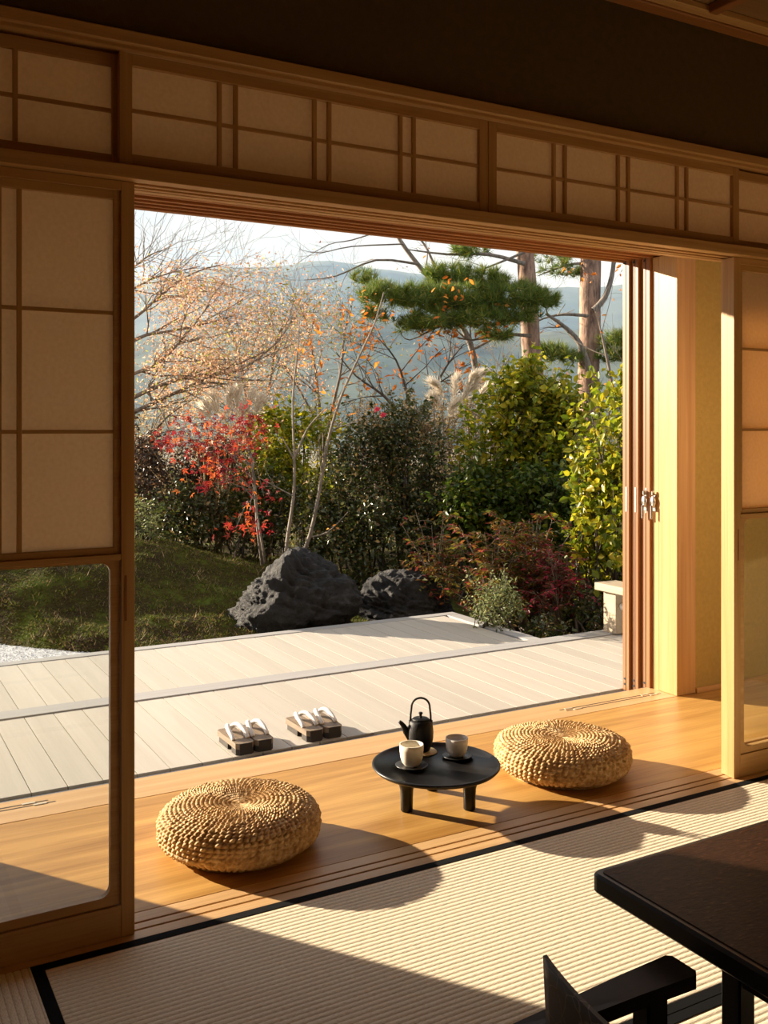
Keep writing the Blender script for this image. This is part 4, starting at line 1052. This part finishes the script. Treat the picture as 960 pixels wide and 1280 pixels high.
for u, v_ in ((471, 512), (478.5, 519)):
    p = dp(u, v_, 8.62); mb = MB()
    for k in range(9):
        a = k*2.4; rr = .008+.0018*k
        mb.tube([(0, 0, 0), (math.cos(a)*rr, math.sin(a)*rr, .012-.001*k), (math.cos(a)*rr*1.7, math.sin(a)*rr*1.7, .018-.0015*k)], [.004, .009, .003], 5)
    f_ = mb.build('flower', 'flower_red', cam_h); f_.location = Vector(p)-cam_h.location; f_.rotation_euler = (1.2, 0, -.4)
shrub('yellowgreen_shrub', 'tall yellow green leafy shrub under the slimmer pine trunk', 'shrub', foot(650, 8.9), [blob(645, 520, 8.9, 48, 58, 42), blob(612, 575, 8.9, 46, 60, 42), blob(680, 580, 8.8, 46, 80, 42), blob(690, 505, 8.8, 36, 46), blob(655, 480, 8.9, 26, 26), blob(715, 555, 8.7, 36, 85, 36)], 10500, .062, 'leaf_yellowgreen', width=.6, gap=.06, shoot=.8, slen=.55, per=30)
shrub('green_shrub', 'mid green rounded shrub under the tall yellow green one', 'shrub', foot(620, 8.5), [blob(595, 635, 8.5, 52, 62, 42), blob(660, 640, 8.4, 52, 66, 42), blob(720, 650, 8.3, 46, 70, 42)], 8200, .052, 'leaf_green', width=.62, gap=-.12, slen=.45)
ys = shrub('yellowgreen_shrub', 'bright yellow green broad-leaved shrub right beside the glass doors', 'shrub', foot(775, 7.4), [blob(762, 525, 7.4, 44, 55, 42), blob(778, 640, 7.3, 46, 90, 42), blob(738, 590, 7.5, 36, 60, 38), blob(800, 560, 7.4, 46, 90), blob(745, 680, 7.5, 40, 50, 36)], 4600, .066, 'leaf_yellowgreen', width=.62, gap=.05, shoot=.85, slen=.5)
# its nearest leaves, one by one
lp = link('leaf', leaf_mesh('leaf', np.zeros((1, 3)), .074, 'leaf_yellowgreen', 'leaf', .62, jitter=0, frames=(np.array([[1., 0, 0]]), np.array([[0, 0, 1.]]))), ys)
done = 0
for k in range(600):
    u = random.choice((random.gauss(755, 20), random.gauss(772, 16))); v_ = random.uniform(480, 738); d = 7.4-.28-random.uniform(0, .14)
    if u < 716 or u > 800 or noise.noise(Vector((u*.05, v_*.05, 3))) < .02: continue
    o = lp if done == 0 else lp.copy()
    if done: COL.objects.link(o); o.parent = ys
    done += 1
    o.location = dp(u, v_, d)-ys.location; o.rotation_euler = (random.uniform(-.9, .9), random.uniform(.3, 1.3), random.uniform(0, 2*PI)); s_ = random.uniform(.7, 1.15); o.scale = (s_, s_, s_)

# nandina: arching stems with feathery red leaflets
def nandina(label, u, d, v_top, spread, ncane, nleaf, mat='leaf_nandina'):
    b = foot(u, d, 780); r = thing('nandina_shrub', label, 'shrub', b, group='reddish nandina shrubs by the deck'); mb = MB(); P = []; Dv = []
    top = dp(u, v_top, d).z-b[2]
    for k in range(ncane):
        h_ = top*random.uniform(.25, 1.0); a = random.uniform(0, 2*PI); rr = random.uniform(.2, 1)*spread
        e = Vector((math.cos(a)*rr, math.sin(a)*rr*.7, h_)); m_ = Vector((e.x*.35, e.y*.35, h_*.6))
        mb.tube([(random.gauss(0, .04), random.gauss(0, .04), 0), m_*.5, m_, e], [.006, .0055, .004, .002], 4, caps=False)
        for w in range(5):
            s0 = m_.lerp(e, random.uniform(.1, 1)); a2 = random.uniform(0, 2*PI); l = random.uniform(.10, .20)
            q = s0+Vector((math.cos(a2)*l, math.sin(a2)*l, random.uniform(-.10, .12)))
            mb.tube([s0, (s0+q)/2+Vector((0, 0, .025)), q], [.002, .0016, .001], 3, caps=False)
            for t_ in np.linspace(.25, 1, int(nleaf)):
                pp = s0.lerp(q, t_)+Vector((0, 0, .025*4*t_*(1-t_)))
                for sg in (-1, 1):
                    P.append(tuple(pp)); Dv.append((math.cos(a2)*.6-sg*math.sin(a2), math.sin(a2)*.6+sg*math.cos(a2), random.uniform(-.9, .3)))
    mb.build('canes', 'bark_twig', r)
    P = np.array(P); Dv = np.array(Dv)+rng.normal(size=(len(P), 3))*.2; Dv /= np.linalg.norm(Dv, axis=1)[:, None]
    m_ = np.array([0, 0, 1.])+rng.normal(size=(len(P), 3))*.9; m_ -= (m_*Dv).sum(1)[:, None]*Dv; m_ /= np.linalg.norm(m_, axis=1)[:, None]
    tag(link('leaflets', leaf_mesh('leaflets', P, .046, mat, 'leaf', .34, frames=(Dv, m_)), r), kind='stuff')
nandina('reddish nandina behind the smaller boulder', 545, 7.6, 635, .32, 26, 6)
nandina('nandina with wine red leaves at the deck corner', 700, 7.05, 672, .24, 20, 6, 'leaf_wine')
nandina('low orange brown nandina between the boulder and the deck corner', 615, 7.2, 655, .34, 40, 6)
nandina('bushy olive brown nandina below the mid green shrub', 665, 7.4, 640, .36, 40, 6)
shrub('grey_shrub', 'small grey green shrub at the deck corner', 'shrub', foot(622, 6.75, 780), [blob(622, 755, 6.75, 36, 34)], 1300, .032, 'leaf_pale', stems=6, shape='small', width=.35)
shrub('ground_cover', 'dark low plants along the deck edge under the nandina', 'shrub', foot(680, 6.7, 790), [blob(660, 790, 6.8, 60, 26, 50), blob(735, 765, 7.1, 50, 34, 30)], 2800, .036, 'leaf_dark', stems=5)

# red maple
mb = MB(); tips = []; b = foot(322, 8.45, 700); r = thing('red_maple', 'small red maple on the moss mound behind the big boulder', 'tree', b)
stem = [dp(328, 706, 8.45), dp(322, 660, 8.45), dp(318, 600, 8.45), dp(312, 560, 8.45)]
mb.tube(stem, [.016, .014, .012, .008], 6)
mb.tube([dp(332, 704, 8.4), dp(326, 670, 8.4), dp(321, 640, 8.42)], [.012, .010, .006], 6)
sprays = [(225, 545, 34, 14), (250, 560, 36, 18), (270, 580, 34, 20), (262, 535, 30, 14), (290, 600, 26, 16), (300, 560, 24, 14), (235, 525, 22, 9), (310, 540, 22, 18), (255, 605, 18, 8), (215, 555, 16, 10), (295, 660, 22, 10), (312, 640, 16, 10), (322, 660, 14, 10), (282, 545, 20, 16), (330, 620, 14, 14), (300, 520, 20, 14), (318, 530, 16, 14)]
P = []
for u, v_, su, sv in sprays:
    c_ = dp(u, v_, 8.45+random.uniform(-.3, .25)); st = stem[1].lerp(stem[3], random.uniform(.3, 1))
    mb.tube([st, st.lerp(c_, .5)+Vector((0, 0, .05)), c_], [.006, .004, .002], 4, caps=False)
    k = int(su*sv*.13)
    q = rng.normal(size=(k, 3))*np.array([su*.58, su*.5, sv*.62])*8.45/F
    P.append(np.array(c_)[None]+q)
P = np.concatenate(P); mb.v = [tuple(Vector(v_)-Vector(b)) for v_ in mb.v]; mb.build('trunk', 'bark_grey', r)
tag(link('leaves', leaf_mesh('leaves', P-np.array(b), .047, 'leaf_maple', 'maple', droop=.5), r), kind='stuff')

# slim multi-stemmed tree behind the boulder
b = foot(362, 8.1, 700); r = thing('slim_tree', 'slim bare twin-stemmed tree rising behind the big boulder', 'tree', b); mb = MB(); tips = []
def limb(px, rad, d=8.1, kids=0, klen=.5, dep=1, lift=.1, wob=0.0):
    pts = [dp(u, v_, d+wob*k) for k, (u, v_) in enumerate(px)]
    sm = []
    for i in range(len(pts)-1):
        for k in range(3):
            tt = k/3; p0 = pts[max(i-1, 0)]; p1_ = pts[i]; p2_ = pts[i+1]; p3 = pts[min(i+2, len(pts)-1)]
            sm.append(.5*((2*p1_)+(-p0+p2_)*tt+(2*p0-5*p1_+4*p2_-p3)*tt*tt+(-p0+3*p1_-3*p2_+p3)*tt**3))
    sm.append(pts[-1]); n_ = len(sm)
    rd = [rad[0]+(rad[1]-rad[0])*k/(n_-1) for k in range(n_)]
    mb.tube(sm, rd, 7 if rad[0] > .02 else 5, caps=False)
    for k in range(kids):
        i = random.randint(n_//3, n_-1); a = (sm[i]-sm[i-1]).normalized()
        nd = (a+Vector((random.gauss(0, .7), random.gauss(0, .7), random.gauss(.1, .5)))).normalized()
        branch(mb, sm[i], nd, klen*random.uniform(.6, 1.2), rd[i]*.5, dep, tips, 4, .3, lift, (1, 3), .6, .65, .0014)
    return sm
limb([(355, 712), (360, 670), (367, 620), (368, 575), (366, 500), (372, 440), (374, 400)], (.019, .004), kids=5, klen=.3)
limb([(372, 706), (388, 668), (400, 610), (408, 560), (425, 500), (448, 448), (468, 405), (480, 365)], (.020, .005), kids=6, klen=.3)
limb([(369, 572), (385, 535), (410, 508)], (.012, .004), kids=3, klen=.25); limb([(368, 575), (352, 545)], (.010, .003))
limb([(386, 672), (410, 665), (435, 640)], (.010, .003), kids=2, klen=.2)
mb.v = [tuple(Vector(v_)-Vector(b)) for v_ in mb.v]; mb.build('stems', 'bark_grey', r)
P = tips_leaves(random.sample(tips, min(26, len(tips))), 1, .03)
tag(link('leaves', leaf_mesh('leaves', P-np.array(b), .05, 'leaf_orange', 'leaf', .5, droop=.6), r), kind='stuff')

# peach-leaved tree reaching in from the side
def bare_tree(name, label, base_uvd, limbs, leafmat_, nper, size, spread, bark_='bark_twig', kids=5, klen=.9, dep=2, frac=1.0, group=None, lift=.02, shape='small', vtop=None):
    global mb, tips
    u, d, v_ = base_uvd; b = foot(u, d, v_); mb = MB(); tips = []
    r = thing(name, label, 'tree', b, group=group)
    for px, rad, dd in limbs: limb(px, rad, dd, kids if rad[0] < .05 else 3, klen, dep, lift)
    mb.v = [tuple(Vector(q)-Vector(b)) for q in mb.v]; mb.build('branches', bark_, r)
    if nper:
        tt = tips if frac >= 1 else random.sample(tips, int(len(tips)*frac))
        P = tips_leaves(tt, nper, spread)
        if vtop is not None: P = P[P[:, 2] < EYE+(HY-vtop)/F*d+rng.normal(size=len(P))*.12]
        tag(link('leaves', leaf_mesh('leaves', P-np.array(b), size, leafmat_, shape, .45, droop=.5), r), kind='stuff')
    return r
bare_tree('autumn_tree', 'spreading tree with small peach leaves reaching in behind the paper screen', (95, 10.5, 700),
    [([(95, 720), (100, 600), (105, 480), (100, 330), (110, 240)], (.08, .02), 10.5),
     ([(104, 560), (150, 525), (210, 495), (265, 470), (330, 440)], (.034, .007), 10.2),
     ([(103, 540), (160, 500), (230, 472), (300, 462), (350, 425)], (.030, .007), 9.9),
     ([(104, 500), (160, 470), (200, 452), (235, 415), (262, 380)], (.026, .006), 10.0),
     ([(104, 470), (170, 424), (205, 415), (248, 407), (290, 395)], (.024, .006), 10.3),
     ([(103, 440), (165, 400), (200, 370), (240, 342), (280, 330)], (.022, .005), 10.4),
     ([(104, 400), (165, 362), (200, 345), (250, 333)], (.018, .005), 10.1),
     ([(103, 360), (160, 338), (185, 320), (205, 312)], (.015, .004), 10.4),
     ([(104, 580), (170, 560), (210, 520), (240, 500)], (.022, .005), 10.6)], 'leaf_peach', 7, .034, .085, 'bark_twig', kids=17, klen=.66, dep=2, frac=1, lift=-.02, vtop=345)
thin = 'thin autumn trees behind the hedge'
bare_tree('autumn_tree', 'thin pale twiggy tree with olive leaves behind the red maple', (310, 12.5, 650),
    [([(315, 640), (312, 540), (303, 470), (292, 420), (282, 395)], (.03, .005), 12.5), ([(313, 560), (335, 490), (345, 430), (358, 395)], (.025, .005), 12.4), ([(312, 560), (290, 500), (245, 440)], (.025, .005), 12.7)], 'leaf_peach', 4, .040, .10, 'bark_twig', 16, .7, 2, 1, thin, vtop=375)
bare_tree('autumn_tree', 'thin twiggy tree with sparse green leaves beyond the slim trunks', (405, 13, 650),
    [([(405, 640), (400, 520), (392, 450), (382, 400), (372, 380)], (.03, .005), 13), ([(402, 560), (425, 470), (430, 420), (440, 385)], (.025, .005), 13.2), ([(402, 540), (370, 480), (335, 430)], (.022, .004), 12.8)], 'leaf_olive', 2, .045, .10, 'bark_twig', 16, .7, 2, 1, thin, vtop=365)
bare_tree('autumn_tree', 'thin twiggy tree with orange leaves between hedge and pine', (500, 11.5, 650),
    [([(505, 640), (512, 560), (510, 500), (495, 450), (470, 420)], (.03, .005), 11.5), ([(511, 540), (540, 490), (560, 455), (580, 430)], (.025, .005), 11.6), ([(510, 530), (480, 495), (445, 470), (420, 440)], (.022, .004), 11.3)], 'leaf_orange', 1, .078, .06, 'bark_dark', 9, .6, 2, .8, thin, shape='leaf')
bare_tree('autumn_tree', 'pale leafless twiggy tree in front of the blue hill beside the pine', (585, 14, 650),
    [([(590, 640), (585, 520), (570, 460), (560, 420)], (.03, .005), 14), ([(586, 540), (620, 480), (640, 440)], (.025, .005), 14.2)], 'leaf_tan', 1, .04, .05, 'bark_grey', 14, .8, 2, .5, thin)
bare_tree('autumn_tree', 'grey leaning tree whose trunk passes behind the pine needles', (618, 13.2, 650),
    [([(622, 620), (612, 520), (597, 470), (588, 430), (572, 398), (548, 362), (522, 330), (500, 300), (486, 270)], (.052, .026), 13.2),
     ([(552, 366), (542, 330), (530, 305), (512, 285)], (.022, .012), 13.3), ([(522, 330), (470, 325), (420, 345), (380, 350)], (.02, .005), 13.1),
     ([(505, 305), (440, 308), (400, 316), (375, 312)], (.012, .003), 13.0), ([(590, 437), (640, 410), (665, 380)], (.02, .006), 13.4), ([(486, 285), (440, 300), (410, 306), (370, 330)], (.012, .003), 13.2)], 'leaf_orange', 1, .06, .04, 'bark_grey', 4, .45, 1, .05, shape='leaf')
bare_tree('autumn_tree', 'small tree with sparse rusty leaves under the thicker pine branches', (770, 10, 650),
    [([(778, 640), (772, 540), (765, 480), (755, 430), (748, 400)], (.03, .006), 10), ([(773, 550), (785, 490), (790, 440)], (.02, .005), 10.1)], 'leaf_orange', 1, .055, .05, 'bark_twig', 7, .5, 2, .4, thin, shape='leaf')

# pines
def needles_mesh(name, C_, D_, n, ln, w):
    """tufts: C_ (k,3) centres, D_ (k,3) mean directions; n needles each"""
    k = len(C_); d = np.repeat(D_, n, 0)+rng.normal(size=(k*n, 3))*.62; d /= np.linalg.norm(d, axis=1)[:, None]
    L = ln*rng.uniform(.7, 1.2, (k*n, 1)); p = np.repeat(C_, n, 0)+d*.012
    s = np.cross(d, rng.normal(size=(k*n, 3))); s /= np.linalg.norm(s, axis=1)[:, None]
    mid = p+d*L*.5+np.array([0, 0, .0])
    V = np.stack([p-s*w, p+s*w, p+d*L], 1)
    return arr_mesh(name, V.reshape(-1, 3), np.arange(3*k*n).reshape(-1, 3), 'needle')
def pad(u, v_, d, ru, rv, n):
    p = np.array(dp(u, v_, d)); s_ = d/F
    q = rng.normal(size=(n, 3)); q /= np.linalg.norm(q, axis=1)[:, None]; q *= rng.uniform(.3, 1, (n, 1))**.5
    q[:, 2] = np.where(q[:, 2] < 0, q[:, 2]*.55, q[:, 2])
    return p[None]+q*np.array([ru*s_, ru*s_*.8, rv*s_])
def pine(label, base_u, d, trunk, rad, limbs, pads, tdens=1.0):
    global mb, tips
    b = foot(base_u, d, 650); mb = MB(); tips = []; r = thing('pine_tree', label, 'tree', b, group='red pines beyond the hedge')
    limb(trunk, rad, d); mb.v = [tuple(Vector(q)-Vector(b)) for q in mb.v]; 
    tk = mb.build('trunk', 'bark_pine', r); mb = MB()
    for px, rr, dd, kk in limbs: limb(px, rr, dd, kk, .45, 1, .0)
    mb.v = [tuple(Vector(q)-Vector(b)) for q in mb.v]; mb.build('branches', 'bark_grey', r)
    C_ = np.concatenate([pad(*q) for q in pads]); D_ = rng.normal(size=C_.shape)*.45+np.array([0, 0, .75])
    tag(link('needles', needles_mesh('needles', C_-np.array(b), D_, 40, .13, .0034), r), kind='stuff')
    return r
pine('pine with the slimmer reddish trunk and broad needle pads', 680, 12.5,
     [(690, 640), (680, 540), (668, 470), (664, 430), (662, 380), (658, 330), (655, 280), (652, 220)], (.14, .11),
     [([(660, 372), (620, 388), (580, 398), (535, 388), (500, 360), (470, 378)], (.035, .010), 12.0, 3), ([(662, 366), (690, 365)], (.02, .006), 12.2, 1), ([(656, 330), (610, 318), (560, 318), (510, 312)], (.03, .008), 12.3, 2),
      ([(664, 420), (628, 418), (590, 425), (560, 418)], (.025, .006), 12.1, 2), ([(656, 315), (620, 330), (580, 345)], (.02, .006), 12.2, 1), ([(580, 398), (545, 410), (512, 425), (500, 415)], (.016, .004), 11.8, 1)],
     [(478, 372, 11.6, 36, 17, 90), (528, 376, 11.7, 46, 19, 150), (582, 378, 11.8, 50, 21, 190), (638, 373, 11.9, 50, 21, 190), (674, 378, 12.0, 26, 15, 70), (600, 352, 12.0, 42, 15, 110), (560, 345, 12.1, 30, 14, 60), (545, 403, 11.6, 38, 15, 90), (600, 402, 11.7, 42, 15, 100), (648, 398, 11.8, 30, 12, 50),
      (512, 408, 11.7, 24, 12, 40), (585, 316, 12.3, 26, 12, 40), (552, 352, 12.2, 22, 12, 36), (470, 395, 11.8, 22, 12, 30), (455, 350, 12.2, 20, 10, 22), (620, 420, 12, 26, 10, 40)])
pine('pine with the thicker trunk and a dead side branch', 742, 13.0,
     [(745, 640), (740, 540), (736, 470), (738, 420), (738, 370), (739, 330), (738, 280), (738, 220)], (.155, .135),
     [([(739, 470), (725, 430), (705, 408), (682, 392)], (.05, .018), 12.7, 2), ([(742, 388), (756, 372), (765, 345), (768, 320), (772, 300)], (.045, .02), 12.8, 2), ([(736, 395), (705, 393), (680, 398), (655, 410)], (.025, .006), 12.9, 2),
      ([(738, 330), (715, 330), (690, 338), (672, 345)], (.022, .006), 13.0, 2), ([(740, 440), (765, 430), (800, 425)], (.03, .01), 12.9, 1)],
     [(700, 447, 12.8, 36, 10, 60), (680, 440, 12.9, 28, 9, 40), (775, 428, 12.8, 28, 14, 60), (800, 430, 12.8, 30, 14, 60), (700, 340, 13, 28, 10, 22), (765, 448, 12.9, 28, 10, 40), (690, 325, 13.2, 26, 10, 18), (720, 345, 13.2, 22, 9, 14)])

# pampas grass
def pampas(label, spots, d, group):
    u0, v0 = spots[0][0], 640
    b = foot(u0, d, 650); r = thing('pampas_grass', label, 'grass', b, group=group)
    for (u, v_, lean, ln) in spots:
        base = Vector((random.gauss(0, .06), random.gauss(0, .06), 0)); top = dp(u, v_+ln*.55, d)-Vector(b); s_ = d/F
        tipv = dp(u+lean, v_, d+random.uniform(-.1, .1))-Vector(b)
        mbs = MB(); mbs.tube([base, base.lerp(top, .6)+Vector((0, 0, .03)), top], [.004, .0035, .002], 4, caps=False); st = mbs.build('stalk', 'leaf_tan', r)
        P = []; Dv = []
        for k in range(420):
            t_ = random.random()**.8; ctrl = top+Vector((0, 0, (tipv.z-top.z)*.9+.02))
            p = top*(1-t_)**2+ctrl*2*t_*(1-t_)+tipv*t_*t_
            dv = (tipv-top)*(.5+t_*.3)+Vector((random.gauss(0, .03), random.gauss(0, .03), random.gauss(-.01, .03)))
            P.append(tuple(p)); Dv.append(tuple(dv.normalized()))
        P = np.array(P); Dv = np.array(Dv); m_ = rng.normal(size=P.shape); m_ -= (m_*Dv).sum(1)[:, None]*Dv; m_ /= np.linalg.norm(m_, axis=1)[:, None]
        tag(link('plume', leaf_mesh('plume', P, .11, 'plume', 'small', .06, frames=(Dv, m_)), r), kind='stuff')
    n = 90; P = np.zeros((n, 3))+rng.normal(size=(n, 3))*np.array([.06, .06, 0]); Dv = rng.normal(size=(n, 3))*np.array([.35, .35, .1])+np.array([0, 0, 1]); Dv /= np.linalg.norm(Dv, axis=1)[:, None]
    m_ = rng.normal(size=P.shape); m_ -= (m_*Dv).sum(1)[:, None]*Dv; m_ /= np.linalg.norm(m_, axis=1)[:, None]
    tag(link('blades', leaf_mesh('blades', P, 1.15, 'leaf_tan', 'small', .009, frames=(Dv, m_)), r), kind='stuff')
pg = 'pampas grass behind the shrubs'
pampas('pampas grass with upright pale plumes behind the red maple', [(272, 502, -6, 34), (286, 495, 2, 40), (296, 492, 2, 42), (308, 498, 8, 36), (318, 505, 8, 30), (264, 512, -8, 26), (302, 515, 2, 30)], 9.55, pg)
pampas('pampas grass with arching white plumes beside the yellow green shrub', [(555, 482, -14, 26), (567, 478, 4, 40), (582, 472, 14, 38), (590, 470, 16, 34), (575, 490, 16, 34), (598, 488, 14, 26), (548, 500, -6, 24), (562, 508, 8, 26)], 9.6, pg)
pampas('pampas grass showing between the yellow green shrub and the thicker trunk', [(625, 478, 10, 24), (640, 498, 12, 26), (700, 488, 2, 26), (652, 505, 10, 22)], 9.7, pg)

# dark fence rail glimpsed through the shrubs
fe = thing('garden_fence', 'dark wooden fence rail half hidden in the shrubs', 'fence', foot(610, 9.5))
for k in range(2):
    a_, b2 = dp(520, 598+62*k, 9.5)-fe.location, dp(760, 596+62*k, 9.5)-fe.location
    MB().tube([a_, (a_+b2)/2, b2], .035, 8).build('rail', 'fence_wood', fe)
for u in (530, 610, 690, 755):
    p = dp(u, 598, 9.46)-fe.location; MB().tube([(p.x, p.y, -.05), (p.x, p.y, p.z+.08)], .04, 8).build('post', 'fence_wood', fe)

# ================================================================== HILLS
def ridge(name, label, D, prof, mat, depth, zlow, amp, ns=150, nr=26):
    us = np.linspace(prof[0][0], prof[-1][0], ns); vs = np.interp(us, [p[0] for p in prof], [p[1] for p in prof])
    V = []
    for k in range(nr):
        f_ = k/(nr-1)
        for u, v_ in zip(us, vs):
            r_ = ray(u, v_); d = D*(1-depth*(1-f_)); top = EYE+r_[2]*D
            z = zlow+(top-zlow)*f_**.85
            x, y = r_[0]*d, r_[1]*d
            z += (noise.noise(Vector((x/(D*.05), y/(D*.05), 1)))*.6+noise.noise(Vector((x/(D*.012), y/(D*.012), 2)))*.25+noise.noise(Vector((x/(D*.004), y/(D*.004), 2)))*.1)*amp*(.35+.65*math.sin(PI*min(1, f_*1.0)*.85))
            V.append((x, y, z))
    # back slope
    for u, v_ in zip(us, vs):
        r_ = ray(u, v_); V.append((r_[0]*D*1.15, r_[1]*D*1.15, zlow))
    V = np.array(V); n = ns; i, j = np.meshgrid(np.arange(nr), np.arange(n-1), indexing='ij')
    Fq = np.stack([i*n+j, i*n+j+1, (i+1)*n+j+1, (i+1)*n+j], -1).reshape(-1, 4)
    return tag(link(name, arr_mesh(name, V, Fq, mat, True)), label, 'hill', kind=S)
ridge('far_hill', 'long forested hill on the horizon, pale with distance', 1500, [(-1500, 420), (-600, 400), (-100, 385), (150, 360), (215, 345), (290, 333), (360, 330), (430, 327), (480, 333), (520, 343), (600, 354), (690, 358), (780, 357), (900, 350), (1300, 380), (2200, 420)], 'hill_forest', .35, -40, 16)
ridge('near_hill', 'nearer forested slope below the far hill', 700, [(-1500, 470), (-300, 450), (100, 425), (250, 415), (330, 400), (420, 392), (520, 402), (620, 415), (780, 410), (1000, 420), (2200, 460)], 'hill_near', .4, -40, 6)
fg = MB().box(-3000, 3000, 60, 3500, -12, -10).build('valley_floor', 'far_ground'); tag(fg, 'valley floor beyond the garden', 'ground', kind=S)

# hazy air in the valley between the garden and the hills
m, t, out = new_mat('valley_haze')
vs_ = N(t, 'ShaderNodeVolumeScatter', Density=0.00042, Anisotropy=0.1); vs_.inputs['Color'].default_value = (0.40, 0.64, 1.0, 1)
t.links.new(vs_.outputs['Volume'], out.inputs['Volume'])
hz_ = MB().box(30, 2200, 90, 1480, -39, 300).build('valley_haze', 'valley_haze'); tag(hz_, 'bluish haze filling the valley in front of the hills', 'haze', kind='stuff')
